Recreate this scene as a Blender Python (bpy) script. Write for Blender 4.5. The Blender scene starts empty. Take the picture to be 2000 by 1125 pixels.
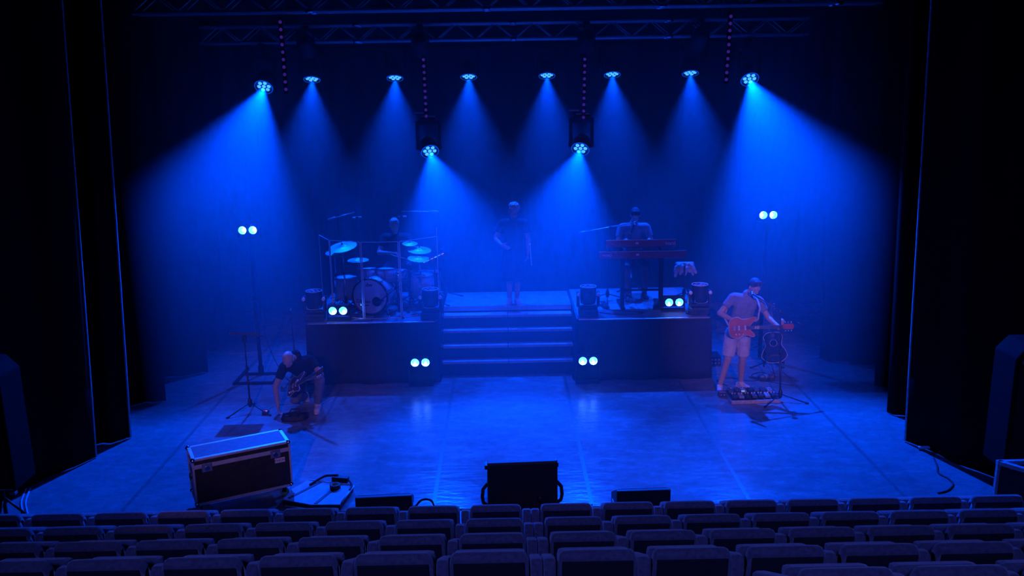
import bpy, bmesh, math, random
from mathutils import Vector, Matrix, Quaternion, Euler

random.seed(7)
SC = bpy.context.scene
COL = SC.collection
PI = math.pi
V = Vector

# ------------------------------------------------------------------ camera
CAM_H = 4.6
F_PX = 1700.0
def setup_camera():
    p = math.atan((562 - 165) / F_PX); yaw = math.atan(12 / F_PX); roll = 0.016
    fw = Matrix.Rotation(-yaw, 3, 'Z') @ V((0, math.cos(p), -math.sin(p)))
    r = fw.cross(V((0, 0, 1))).normalized(); u = r.cross(fw)
    r2 = r * math.cos(roll) - u * math.sin(roll); u2 = u * math.cos(roll) + r * math.sin(roll)
    cd = bpy.data.cameras.new('camera'); cam = bpy.data.objects.new('camera', cd); COL.objects.link(cam)
    m = Matrix((r2, u2, -fw)).transposed().to_4x4(); m.translation = V((0, 0, CAM_H))
    cam.matrix_world = m
    cd.sensor_width = 36.0; cd.lens = F_PX / 2000 * 36.0; cd.clip_start = 0.05; cd.clip_end = 200
    SC.camera = cam
setup_camera()

# ------------------------------------------------------------------ world, exposure, global light
w = bpy.data.worlds.new('hall_dark'); SC.world = w; w.use_nodes = True
w.node_tree.nodes['Background'].inputs[0].default_value = (0.0, 0.004, 0.05, 1)
w.node_tree.nodes['Background'].inputs[1].default_value = 0.02
SC.view_settings.view_transform = 'Standard'; SC.view_settings.look = 'None'
SC.view_settings.exposure = 0.3; SC.view_settings.gamma = 1.0
SC.view_settings.use_curve_mapping = False
cy = SC.cycles
cy.use_denoising = True
cy.use_adaptive_sampling = True; cy.adaptive_threshold = 0.03
cy.max_bounces = 6; cy.diffuse_bounces = 2; cy.glossy_bounces = 3; cy.transparent_max_bounces = 16
cy.transmission_bounces = 4; cy.volume_bounces = 2
cy.caustics_reflective = False; cy.caustics_refractive = False
cy.sample_clamp_indirect = 4.0

BLUE = (0.0, 0.060, 1.0)
HEAD_W = 8600.0      # watts of the four angled heads
WASH_W = 1150.0       # watts of the six downward washes
EYE_W = 75.0         # watts of each twin-lamp fixture
HAZE_D = 0.052
# unseen hall spots: purplish front light, and an added blue wash on the seats
def unseen_spot(loc, target, watts, col, size, deg, blend=1.0):
    l = bpy.data.lights.new('unseen_spot', 'SPOT'); l.energy = watts; l.color = col; l.shadow_soft_size = size
    l.spot_size = math.radians(deg); l.spot_blend = blend
    o = bpy.data.objects.new('unseen_spot', l); COL.objects.link(o)
    o.location = loc; o.rotation_euler = (V(target) - V(loc)).to_track_quat('-Z', 'Y').to_euler()
unseen_spot((1.0, 1.0, 8.7), (0.6, 12.2, 0.8), 150.0, (0.9, 0.40, 0.95), 0.4, 40)
unseen_spot((-1.5, -5.0, 6.6), (-3.12, 11.5, 0.55), 1050.0, (0.85, 0.42, 1.0), 0.12, 10.5, .6)     # front lamp on the left player
unseen_spot((2.0, -5.0, 6.6), (3.62, 12.4, 0.98), 2300.0, (0.9, 0.40, 0.95), 0.12, 8.5, .6)        # front lamp on the right player
unseen_spot((-1.0, -4.5, 8.7), (0.3, 5.0, 1.5), 1000.0, (0.08, 0.12, 1.0), 0.6, 50)             # added blue wash over the seats, in place of bounce off the rear wall

# ------------------------------------------------------------------ materials
MATS = {}
def mat(name, col, rough=0.6, metal=0.0, var=0.25, vscale=18.0, bump=0.0, bscale=60.0, spec=0.5, coat=0.0, emit=None, estr=0.0):
    if name in MATS: return MATS[name]
    m = bpy.data.materials.new(name); m.use_nodes = True; nt = m.node_tree
    b = nt.nodes['Principled BSDF']
    b.inputs['Roughness'].default_value = rough; b.inputs['Metallic'].default_value = metal
    b.inputs['Specular IOR Level'].default_value = spec; b.inputs['Coat Weight'].default_value = coat
    tc = nt.nodes.new('ShaderNodeTexCoord')
    n = nt.nodes.new('ShaderNodeTexNoise'); n.inputs['Scale'].default_value = vscale; n.inputs['Detail'].default_value = 5
    nt.links.new(tc.outputs['Object'], n.inputs['Vector'])
    r = nt.nodes.new('ShaderNodeValToRGB')
    r.color_ramp.elements[0].position = 0.3; r.color_ramp.elements[1].position = 0.7
    r.color_ramp.elements[0].color = [c * (1 - var) for c in col] + [1]
    r.color_ramp.elements[1].color = [min(1, c * (1 + var)) for c in col] + [1]
    nt.links.new(n.outputs['Fac'], r.inputs['Fac']); nt.links.new(r.outputs['Color'], b.inputs['Base Color'])
    if bump:
        n2 = nt.nodes.new('ShaderNodeTexNoise'); n2.inputs['Scale'].default_value = bscale; n2.inputs['Detail'].default_value = 6
        nt.links.new(tc.outputs['Object'], n2.inputs['Vector'])
        bp = nt.nodes.new('ShaderNodeBump'); bp.inputs['Strength'].default_value = bump; bp.inputs['Distance'].default_value = 0.01
        nt.links.new(n2.outputs['Fac'], bp.inputs['Height']); nt.links.new(bp.outputs['Normal'], b.inputs['Normal'])
    if emit:
        b.inputs['Emission Color'].default_value = (*emit, 1); b.inputs['Emission Strength'].default_value = estr
        m.cycles.emission_sampling = 'NONE'
    MATS[name] = m
    return m

def mat_clear(name, tint, alpha=0.1):
    if name in MATS: return MATS[name]
    m = bpy.data.materials.new(name); m.use_nodes = True; nt = m.node_tree
    nt.nodes.remove(nt.nodes['Principled BSDF']); out = nt.nodes['Material Output']
    tr = nt.nodes.new('ShaderNodeBsdfTransparent'); tr.inputs[0].default_value = (*tint, 1)
    gl = nt.nodes.new('ShaderNodeBsdfGlossy'); gl.inputs['Roughness'].default_value = 0.05
    fr = nt.nodes.new('ShaderNodeFresnel'); fr.inputs[0].default_value = 1.45
    mx = nt.nodes.new('ShaderNodeMixShader')
    ma = nt.nodes.new('ShaderNodeMath'); ma.operation = 'MULTIPLY'; ma.inputs[1].default_value = 0.3; ma.use_clamp = True
    nt.links.new(fr.outputs[0], ma.inputs[0]); nt.links.new(ma.outputs[0], mx.inputs[0])
    nt.links.new(tr.outputs[0], mx.inputs[1]); nt.links.new(gl.outputs[0], mx.inputs[2]); nt.links.new(mx.outputs[0], out.inputs[0])
    MATS[name] = m
    return m

def mat_floor():
    m = bpy.data.materials.new('stage_vinyl'); m.use_nodes = True; nt = m.node_tree; b = nt.nodes['Principled BSDF']
    L = nt.links.new
    tc = nt.nodes.new('ShaderNodeTexCoord')
    def noise(scale, detail, vec=None, rough=0.6):
        n = nt.nodes.new('ShaderNodeTexNoise'); n.inputs['Scale'].default_value = scale; n.inputs['Detail'].default_value = detail
        n.inputs['Roughness'].default_value = rough
        L(vec or tc.outputs['Object'], n.inputs['Vector']); return n
    mp = nt.nodes.new('ShaderNodeMapping'); mp.inputs['Scale'].default_value = (0.7, 1.7, 1); mp.inputs['Rotation'].default_value = (0, 0, 0.35)
    L(tc.outputs['Object'], mp.inputs['Vector'])
    big = noise(0.9, 6); fine = noise(9, 9, None, 0.7); scuff = noise(3.5, 8, mp.outputs[0], 0.75)
    r1 = nt.nodes.new('ShaderNodeValToRGB'); L(scuff.outputs['Fac'], r1.inputs['Fac'])
    r1.color_ramp.elements[0].position = 0.3; r1.color_ramp.elements[0].color = (0.215, 0.215, 0.22, 1)
    r1.color_ramp.elements[1].position = 0.66; r1.color_ramp.elements[1].color = (0.31, 0.31, 0.315, 1)
    mx = nt.nodes.new('ShaderNodeMix'); mx.data_type = 'RGBA'; mx.blend_type = 'MULTIPLY'; mx.inputs['Factor'].default_value = 0.75
    r2 = nt.nodes.new('ShaderNodeValToRGB'); L(big.outputs['Fac'], r2.inputs['Fac'])
    r2.color_ramp.elements[0].position = 0.3; r2.color_ramp.elements[0].color = (0.6, 0.6, 0.6, 1); r2.color_ramp.elements[1].position = 0.7
    L(r1.outputs[0], mx.inputs['A']); L(r2.outputs[0], mx.inputs['B'])
    mx2 = nt.nodes.new('ShaderNodeMix'); mx2.data_type = 'RGBA'; mx2.blend_type = 'MULTIPLY'; mx2.inputs['Factor'].default_value = 0.6
    r3 = nt.nodes.new('ShaderNodeValToRGB'); L(fine.outputs['Fac'], r3.inputs['Fac'])
    r3.color_ramp.elements[0].position = 0.32; r3.color_ramp.elements[0].color = (0.62, 0.62, 0.62, 1); r3.color_ramp.elements[1].position = 0.62
    L(mx.outputs['Result'], mx2.inputs['A']); L(r3.outputs[0], mx2.inputs['B'])
    L(mx2.outputs['Result'], b.inputs['Base Color'])
    mr = nt.nodes.new('ShaderNodeMapRange'); L(scuff.outputs['Fac'], mr.inputs['Value'])
    mr.inputs['From Min'].default_value = 0.3; mr.inputs['From Max'].default_value = 0.7
    mr.inputs['To Min'].default_value = 0.16; mr.inputs['To Max'].default_value = 0.34
    L(mr.outputs[0], b.inputs['Roughness'])
    # shallow waves in the vinyl that break reflections into ripples
    wv = nt.nodes.new('ShaderNodeTexNoise'); wv.inputs['Scale'].default_value = 7; wv.inputs['Detail'].default_value = 3
    mp2 = nt.nodes.new('ShaderNodeMapping'); mp2.inputs['Scale'].default_value = (0.5, 2.2, 1)
    L(tc.outputs['Object'], mp2.inputs['Vector']); L(mp2.outputs[0], wv.inputs['Vector'])
    bp = nt.nodes.new('ShaderNodeBump'); bp.inputs['Strength'].default_value = 0.25; bp.inputs['Distance'].default_value = 0.02
    L(wv.outputs['Fac'], bp.inputs['Height'])
    L(bp.outputs['Normal'], b.inputs['Normal'])
    b.inputs['Specular IOR Level'].default_value = 0.22
    MATS['stage_vinyl'] = m
    return m

BLACK = mat('black_paint', (0.018, 0.018, 0.02), 0.55)
DRAPE = mat('black_wool_drape', (0.004, 0.004, 0.005), 0.95, var=0.2, bump=0.2, bscale=220, spec=0.1)
SKIRT = mat('black_skirt_cloth', (0.028, 0.028, 0.031), 0.95, bump=0.15, bscale=200, spec=0.1)
DECK = mat('deck_plywood', (0.25, 0.25, 0.25), 0.55, var=0.3, vscale=6)
ALU = mat('aluminium', (0.62, 0.63, 0.65), 0.32, 1.0, var=0.08)
TRUSSM = mat('truss_aluminium', (0.72, 0.73, 0.75), 0.35, 0.35, var=0.08)
MATTE = mat('matte_black', (0.012, 0.012, 0.013), 0.85, spec=0.1)
STEEL = mat('chrome', (0.8, 0.8, 0.82), 0.15, 1.0, var=0.04)
BLACKMET = mat('black_metal', (0.02, 0.02, 0.022), 0.4, 0.0, var=0.15)
RUBBER = mat('rubber', (0.02, 0.02, 0.02), 0.8)
FLOORM = mat_floor()

# ------------------------------------------------------------------ helpers
def tag(o, label=None, cat=None, group=None, kind=None):
    if label: o['label'] = label
    if cat: o['category'] = cat
    if group: o['group'] = group
    if kind: o['kind'] = kind
    return o

def thing(name, label, cat, loc=(0, 0, 0), rotz=0.0, group=None, kind=None, rot=None):
    o = bpy.data.objects.new(name, None); COL.objects.link(o); o.empty_display_size = 0.1
    o.location = loc; o.rotation_euler = rot if rot else (0, 0, rotz)
    return tag(o, label, cat, group, kind)

def frame(axis, up=None):
    """3x3 with z along axis"""
    z = V(axis).normalized()
    up = V(up) if up else (V((0, 0, 1)) if abs(z.z) < 0.95 else V((1, 0, 0)))
    x = up.cross(z)
    if x.length < 1e-6: x = V((1, 0, 0)).cross(z)
    x.normalize(); y = z.cross(x)
    return Matrix((x, y, z)).transposed()

class MB:
    def __init__(s): s.v = []; s.f = []; s.sm = []
    def add(s, vs, fs, smooth=False):
        o = len(s.v); s.v += [tuple(p) for p in vs]; s.f += [tuple(i + o for i in f) for f in fs]; s.sm += [smooth] * len(fs); return s
    def box(s, c, d, rot=None, bev=0.0):
        hx, hy, hz = d[0] / 2, d[1] / 2, d[2] / 2
        M = rot if rot is not None else Matrix.Identity(3)
        c = V(c)
        if bev <= 0:
            P = [(-hx, -hy, -hz), (hx, -hy, -hz), (hx, hy, -hz), (-hx, hy, -hz), (-hx, -hy, hz), (hx, -hy, hz), (hx, hy, hz), (-hx, hy, hz)]
            F = [(3, 2, 1, 0), (4, 5, 6, 7), (0, 1, 5, 4), (1, 2, 6, 5), (2, 3, 7, 6), (3, 0, 4, 7)]
            return s.add([c + M @ V(p) for p in P], F)
        b = min(bev, hx * .95, hy * .95, hz * .95)
        bm = bmesh.new(); bmesh.ops.create_cube(bm, size=1.0)
        for v in bm.verts: v.co = V((v.co.x * 2 * hx, v.co.y * 2 * hy, v.co.z * 2 * hz))
        bmesh.ops.bevel(bm, geom=bm.edges[:], offset=b, segments=2, affect='EDGES', profile=0.6)
        bm.verts.index_update()
        s.add([c + M @ v.co for v in bm.verts], [[v.index for v in f.verts] for f in bm.faces], False); bm.free(); return s
    def cyl(s, a, b, r1, r2=None, n=14, caps=True, flat=1.0, up=None, smooth=True):
        r2 = r1 if r2 is None else r2
        a, b = V(a), V(b); M = frame(b - a, up)
        vs = []
        for p, r in ((a, r1), (b, r2)):
            for i in range(n):
                t = 2 * PI * i / n; vs.append(p + M @ V((math.cos(t) * r, math.sin(t) * r * flat, 0)))
        s.add(vs, [(i, (i + 1) % n, n + (i + 1) % n, n + i) for i in range(n)], smooth)
        if caps:
            o = len(s.v) - 2 * n
            s.f += [tuple(o + i for i in range(n - 1, -1, -1)), tuple(o + n + i for i in range(n))]; s.sm += [False, False]
        return s
    def tube(s, pts, r, n=8, closed=False):
        pts = [V(p) for p in pts]; m = len(pts); vs = []
        rs = r if isinstance(r, (list, tuple)) else [r] * m
        pu = None
        for i, p in enumerate(pts):
            if closed: d = pts[(i + 1) % m] - pts[i - 1]
            else: d = pts[min(i + 1, m - 1)] - pts[max(i - 1, 0)]
            if d.length < 1e-9: d = V((0, 0, 1))
            d.normalize()
            if pu is None: pu = V((0, 0, 1)) if abs(d.z) < 0.9 else V((1, 0, 0))
            x = pu.cross(d)
            if x.length < 1e-4: x = V((1, 0, 0)).cross(d)
            x.normalize(); y = d.cross(x); pu = y
            for k in range(n):
                t = 2 * PI * k / n; vs.append(p + (x * math.cos(t) + y * math.sin(t)) * rs[i])
        fs = []
        rng = m if closed else m - 1
        for i in range(rng):
            j = (i + 1) % m
            for k in range(n): fs.append((i * n + k, i * n + (k + 1) % n, j * n + (k + 1) % n, j * n + k))
        s.add(vs, fs, True)
        if not closed:
            o = len(s.v) - m * n
            s.f += [tuple(o + k for k in range(n - 1, -1, -1)), tuple(o + (m - 1) * n + k for k in range(n))]; s.sm += [False, False]
        return s
    def lathe(s, prof, c=(0, 0, 0), axis=(0, 0, 1), n=24, smooth=True, capends=True):
        M = frame(axis); c = V(c); vs = []
        for r, h in prof:
            for i in range(n):
                t = 2 * PI * i / n; vs.append(c + M @ V((r * math.cos(t), r * math.sin(t), h)))
        fs = []
        for j in range(len(prof) - 1):
            for i in range(n): fs.append((j * n + i, j * n + (i + 1) % n, (j + 1) * n + (i + 1) % n, (j + 1) * n + i))
        s.add(vs, fs, smooth)
        if capends:
            o = len(s.v) - len(prof) * n
            if prof[0][0] > 1e-4: s.f.append(tuple(o + i for i in range(n - 1, -1, -1))); s.sm.append(False)
            if prof[-1][0] > 1e-4: s.f.append(tuple(o + (len(prof) - 1) * n + i for i in range(n))); s.sm.append(False)
        return s
    def ball(s, c, r, n=14, m=8, rot=None):
        r = r if isinstance(r, (tuple, list)) else (r, r, r); M = rot if rot is not None else Matrix.Identity(3); c = V(c)
        vs = [c + M @ V((0, 0, -r[2]))]
        for j in range(1, m):
            p = -PI / 2 + PI * j / m
            for i in range(n):
                t = 2 * PI * i / n; vs.append(c + M @ V((r[0] * math.cos(p) * math.cos(t), r[1] * math.cos(p) * math.sin(t), r[2] * math.sin(p))))
        vs.append(c + M @ V((0, 0, r[2]))); top = len(vs) - 1
        fs = [(0, 1 + (i + 1) % n, 1 + i) for i in range(n)]
        for j in range(m - 2):
            for i in range(n): fs.append((1 + j * n + i, 1 + j * n + (i + 1) % n, 1 + (j + 1) * n + (i + 1) % n, 1 + (j + 1) * n + i))
        o = 1 + (m - 2) * n
        fs += [(o + i, o + (i + 1) % n, top) for i in range(n)]
        return s.add(vs, fs, True)
    def prism(s, poly, t, M=None, o=(0, 0, 0)):
        """2D outline (x,y) extruded t along local z, centred"""
        M = M if M is not None else Matrix.Identity(3); o = V(o); n = len(poly)
        vs = [o + M @ V((p[0], p[1], -t / 2)) for p in poly] + [o + M @ V((p[0], p[1], t / 2)) for p in poly]
        fs = [tuple(range(n - 1, -1, -1)), tuple(range(n, 2 * n))] + [(i, (i + 1) % n, n + (i + 1) % n, n + i) for i in range(n)]
        return s.add(vs, fs, False)
    def mesh(s, name):
        me = bpy.data.meshes.new(name); me.from_pydata(s.v, [], s.f); me.update()
        me.polygons.foreach_set('use_smooth', s.sm); return me
    def build(s, name, m, parent=None, bevel=0.0, loc=None):
        me = s.mesh(name); me.materials.append(m)
        o = bpy.data.objects.new(name, me); COL.objects.link(o)
        if parent: o.parent = parent
        if loc: o.location = loc
        if bevel:
            bv = o.modifiers.new('bevel', 'BEVEL'); bv.width = bevel; bv.segments = 2; bv.limit_method = 'ANGLE'
        return o

def copy_tree(o, parent=None):
    c = o.copy(); COL.objects.link(c); c.parent = parent
    for ch in list(o.children): copy_tree(ch, c)
    return c

def text(name, body, size, m, parent, M, depth=0.002):
    cu = bpy.data.curves.new(name, 'FONT'); cu.body = body; cu.size = size; cu.align_x = 'CENTER'; cu.align_y = 'CENTER'; cu.extrude = depth
    cu.materials.append(m)
    tmp = bpy.data.objects.new('tmp', cu); COL.objects.link(tmp)
    dg = bpy.context.evaluated_depsgraph_get(); dg.update()
    me = bpy.data.meshes.new_from_object(tmp.evaluated_get(dg)); me.name = name
    bpy.data.objects.remove(tmp); bpy.data.curves.remove(cu)
    o = bpy.data.objects.new(name, me); COL.objects.link(o); o.parent = parent; o.matrix_local = M
    return o

def M4(loc, x, y):
    """matrix with local x, y axes as given (text plane)"""
    x = V(x).normalized(); z = x.cross(V(y)).normalized(); y = z.cross(x)
    m = Matrix((x, y, z)).transposed().to_4x4(); m.translation = V(loc); return m

def spot(parent, loc, direction, watts, col, deg, blend, radius):
    l = bpy.data.lights.new('lamp_light', 'SPOT'); l.energy = watts; l.color = col
    l.spot_size = math.radians(deg); l.spot_blend = blend; l.shadow_soft_size = radius
    o = bpy.data.objects.new('lamp_light', l); COL.objects.link(o); o.parent = parent; o.location = loc
    o.rotation_euler = V(direction).to_track_quat('-Z', 'Y').to_euler()
    return o
# ------------------------------------------------------------------ room shell
def struct(name, mb, m, bevel=0.0):
    return tag(mb.build(name, m, None, bevel), kind='structure')

WALLM = mat('hall_wall_black', (0.012, 0.012, 0.014), 0.9)
struct('wall_back', MB().box((0, 19.6, 4.5), (18, .2, 9.6)), WALLM)
struct('wall_left', MB().box((-8.2, 6.5, 4.5), (.2, 26.4, 9.6)), WALLM)
struct('wall_right', MB().box((8.2, 6.5, 4.5), (.2, 26.4, 9.6)), WALLM)
struct('wall_rear', MB().box((0, -6.7, 4.5), (16.6, .2, 9.6)), WALLM)
struct('ceiling', MB().box((0, 6.5, 9.2), (16.6, 26.4, .2)), WALLM)
HALLF = mat('hall_floor_boards', (0.05, 0.05, 0.055), 0.5, var=0.3, vscale=4)
floor = struct('floor', MB().box((0, 6.5, -.06), (16.4, 26.2, .1)), HALLF)
# vinyl dance-floor strips laid up to down stage, seams taped
SEAMS = [-7.84, -6.10, -4.36, -2.62, -0.86, 0.92, 2.70, 4.46, 6.2, 7.9]
for a, b in zip(SEAMS[:-1], SEAMS[1:]):
    o = MB().box(((a + b) / 2, 14.0, -.003), (b - a - .012, 10.2, .012)).build('floor_strip', FLOORM, floor)
TAPE = mat('seam_tape', (0.13, 0.13, 0.135), 0.35, var=0.3, vscale=30)
for x in SEAMS[1:-1]:
    MB().box((x, 14.0, .0036), (.045, 10.1, .0012)).build('seam_tape', TAPE, floor)

# seating tiers
TIER = mat('tier_carpet', (0.05, 0.052, 0.06), 0.9, bump=0.3, bscale=300)
ROWS = [(6.77, .28), (6.0, .56), (5.19, .88), (4.36, 1.23), (3.55, 1.58)]
for i, (y, z) in enumerate(ROWS):
    y0 = ROWS[i + 1][0] - .06 if i + 1 < len(ROWS) else -6.5
    y1 = y + .62 if i == 0 else y - .06
    y1 = y + .62 if i == 0 else ROWS[i][0] + (ROWS[i - 1][0] - ROWS[i][0]) - .06
    struct('floor_tier', MB().box((0, (y0 + y1) / 2, z / 2), (16.2, y1 - y0, z)), TIER, .01)

# ------------------------------------------------------------------ black drapes
LIT_EDGE = mat('painted_lit_edge', (0.5, 0.5, 0.52), 0.7)  # pale tone paints the lit line into the curtain edge
def drape(name, label, p0, p1, h, folds, depth, m, z0=0.02, lean=0.0, cat='curtain', group=None, hem=True):  # hem adds the pale tube that draws the lit edge
    """pleated curtain hanging along the line p0-p1"""
    p0, p1 = V((p0[0], p0[1], 0)), V((p1[0], p1[1], 0)); d = p1 - p0; L = d.length; d.normalize(); nrm = V((-d.y, d.x, 0))
    nu = max(24, int(folds * 10)); nv = 8; vs = []; ph = random.random() * 6
    for j in range(nv + 1):
        t = j / nv
        for i in range(nu + 1):
            s_ = i / nu; a = s_ * folds * 2 * PI + ph
            off = depth * (math.sin(a) + .35 * math.sin(2.3 * a + 1) + .2 * math.sin(.37 * a)) * (1.0 - .35 * t)
            vs.append(p0 + d * (s_ * L) + nrm * off + V((lean * (t * h), 0, z0 + t * h)))
    fs = [(j * (nu + 1) + i, j * (nu + 1) + i + 1, (j + 1) * (nu + 1) + i + 1, (j + 1) * (nu + 1) + i) for j in range(nv) for i in range(nu)]
    root = thing(name, label, cat, group=group)
    mb = MB(); mb.add(vs, fs, True)
    o = mb.build('drape_cloth', m, root); so = o.modifiers.new('thick', 'SOLIDIFY'); so.thickness = .012
    MB().tube([p0 + V((lean * h, 0, z0 + h)), p1 + V((lean * h, 0, z0 + h))], .025).build('curtain_rail', BLACKMET, root)
    if hem: MB().tube([V(vs[j * (nu + 1)]) - d * .012 for j in range(nv + 1)], .014, 6).build('lit_edge_line', LIT_EDGE, root)
    return root
drape('stage_curtain', 'wide black backdrop curtain hanging across the back of the stage', (-7.0, 17.9), (7.0, 17.9), 7.6, 34, .04, DRAPE, hem=False)
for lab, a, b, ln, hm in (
    ('nearest black side curtain on the left, with a painted-in lit edge', (-5.35, 10.48), (-7.7, 5.6), .055, 1),
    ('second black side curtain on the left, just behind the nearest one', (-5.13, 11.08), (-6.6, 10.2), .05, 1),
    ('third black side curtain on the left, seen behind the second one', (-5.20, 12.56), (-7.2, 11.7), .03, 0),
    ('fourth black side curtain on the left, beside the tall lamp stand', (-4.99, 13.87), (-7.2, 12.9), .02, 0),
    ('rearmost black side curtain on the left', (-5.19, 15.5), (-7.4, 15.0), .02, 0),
    ('nearest black side curtain on the right, with a thin painted-in lit edge', (5.13, 10.48), (7.7, 5.4), -.03, 1),
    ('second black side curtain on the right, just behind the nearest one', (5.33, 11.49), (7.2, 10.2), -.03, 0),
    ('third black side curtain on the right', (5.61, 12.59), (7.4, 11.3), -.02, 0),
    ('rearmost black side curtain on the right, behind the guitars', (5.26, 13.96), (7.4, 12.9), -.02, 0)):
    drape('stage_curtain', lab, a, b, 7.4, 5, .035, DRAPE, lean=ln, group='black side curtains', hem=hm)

# ------------------------------------------------------------------ haze
def haze():
    m = bpy.data.materials.new('stage_haze'); m.use_nodes = True; nt = m.node_tree
    nt.nodes.remove(nt.nodes['Principled BSDF'])
    s = nt.nodes.new('ShaderNodeVolumeScatter'); s.inputs['Density'].default_value = HAZE_D; s.inputs['Anisotropy'].default_value = 0.4
    s.inputs['Color'].default_value = (0.4, 0.85, 1, 1)
    nt.links.new(s.outputs[0], nt.nodes['Material Output'].inputs['Volume'])
    o = MB().box((0.1, 14.3, 3.8), (9.7, 7.0, 7.55)).build('haze', m)
    tag(o, 'thin theatrical haze filling the air above the stage', 'haze', kind='stuff')
    o.display_type = 'WIRE'
haze()

# ------------------------------------------------------------------ platforms and stairs
def platform(label, x0, x1, y0, y1, h):
    cx, cy_ = (x0 + x1) / 2, (y0 + y1) / 2
    t = thing('stage_platform', label, 'platform', (cx, cy_, 0))
    w_, d_ = x1 - x0, y1 - y0
    for i in range(2):
        for j in range(1):
            MB().box((-w_ / 4 + i * w_ / 2, 0, h - .04), (w_ / 2 - .006, d_, .08)).build('deck_panel', DECK, t, .004)
    fr = MB()
    for sx in (-1, 1): fr.box((sx * w_ / 2, 0, h - .05), (.03, d_ + .03, .1))
    for sy in (-1, 1): fr.box((0, sy * d_ / 2, h - .05), (w_ + .03, .03, .1))
    fr.build('edge_rail', ALU, t, .003)
    for sx in (-1, 1):
        for sy in (-1, 1): MB().cyl((sx * (w_ / 2 - .08), sy * (d_ / 2 - .08), .0), (sx * (w_ / 2 - .08), sy * (d_ / 2 - .08), h - .08), .024).build('leg', ALU, t)
    # cloth skirt on the front and both sides, flaring slightly at the hem
    path = [V((-w_ / 2 - .02, d_ / 2, 0)), V((-w_ / 2 - .02, -d_ / 2 - .03, 0)), V((w_ / 2 + .02, -d_ / 2 - .03, 0)), V((w_ / 2 + .02, d_ / 2, 0))]
    pts = []; nr = []
    segn = [V((-1, 0, 0)), V((0, -1, 0)), V((1, 0, 0))]
    for k in range(3):
        n = 40
        for i in range(n + (1 if k == 2 else 0)):
            pts.append(path[k].lerp(path[k + 1], i / n))
            nn = segn[k].copy()
            if i < 4 and k > 0: nn = (segn[k] + segn[k - 1]).normalized()
            nr.append(nn)
    vs = []; nv = 6
    for j in range(nv + 1):
        tt = j / nv
        for i, (p, nn) in enumerate(zip(pts, nr)):
            wav = (.012 * math.sin(i * .55) + .008 * math.sin(i * 1.31 + 1)) * (1 - tt)
            vs.append(p + nn * (.045 * (1 - tt) ** 1.5 + wav * .8 + .004) + V((0, 0, .012 + .01 * math.sin(i * .4) * (1 - tt) + (h - .03) * tt)))
    m = len(pts)
    fs = [(j * m + i, j * m + i + 1, (j + 1) * m + i + 1, (j + 1) * m + i) for j in range(nv) for i in range(m - 1)]
    o = MB().add(vs, fs, True).build('skirt', SKIRT, t); so = o.modifiers.new('thick', 'SOLIDIFY'); so.thickness = .006
    return t
PH = 1.0
platform('black-skirted stage platform carrying the drum kit', -3.13, -1.12, 13.22, 15.25, PH)
platform('black-skirted stage platform carrying the keyboards', 1.12, 3.20, 13.18, 15.25, PH)

def stairs():
    t = thing('stage_stairs', 'wide blue-lit stairs with black risers between the two platforms', 'stairs', (0.02, 13.48, 0))
    TR = mat('tread_wood', (0.36, 0.36, 0.37), 0.5, var=0.2, vscale=12)
    NOSE = mat('tread_nosing', (0.45, 0.46, 0.48), 0.4, 0.6, var=0.1)
    RIS = mat('riser_black', (0.016, 0.016, 0.018), 0.7)
    zs = [.24, .455, .666, .872]; ys = [0.0, .17, .345, .525, .76]
    for i, z in enumerate(zs):
        d = ys[i + 1] - ys[i]
        for sx in (-1, 1):
            tr = MB().box((sx * .535, ys[i] + d / 2 + .0, z - .02), (1.062, d + .012, .04)).build('tread', TR, t, .004)
            MB().box((sx * .535, ys[i] + .002, z - .013), (1.06, .014, .03)).build('nosing', NOSE, tr)
        MB().box((0, ys[i] + .03, z / 2 - .02 if i == 0 else (z + zs[i - 1]) / 2 - .02), (2.13, .02, z if i == 0 else z - zs[i - 1])).build('riser', RIS, t)
    for sx in (-1, 1):
        poly = [(0.03, 0.0), (.8, 0), (.8, .9)] + [q for i in range(3, -1, -1) for q in ((ys[i + 1] + .02, zs[i] - .04), (ys[i] + .02, zs[i] - .04))]
        MB().prism(poly, .03, Matrix(((0, 0, 1), (1, 0, 0), (0, 1, 0))), (sx * 1.075, 0, 0)).build('stringer', BLACKMET, t)
        # end caps with the bright brackets of each tread
        for i, z in enumerate(zs): MB().box((sx * 1.085, ys[i] + .06, z - .005), (.02, .11, .03)).build('tread_bracket', ALU, t)
stairs()
def centre_deck():
    t = thing('stage_deck', 'centre deck at the head of the stairs where the singer stands', 'platform', (0.02, 14.24, 0))
    for sx in (-1, 1): MB().box((sx * .54, .52, .93), (1.075, 1.04, .07)).build('deck_panel', DECK, t, .004)
    MB().box((0, -.004, .935), (2.16, .02, .08)).build('edge_rail', mat('tread_nosing', (0,0,0)), t)
    for sx in (-1, 1):
        for y in (.1, .95): MB().cyl((sx * 1.0, y, 0), (sx * 1.0, y, .895), .024).build('leg', ALU, t)
    MB().box((0, .03, .46), (2.13, .01, .86)).build('skirt', SKIRT, t)
centre_deck()

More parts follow.
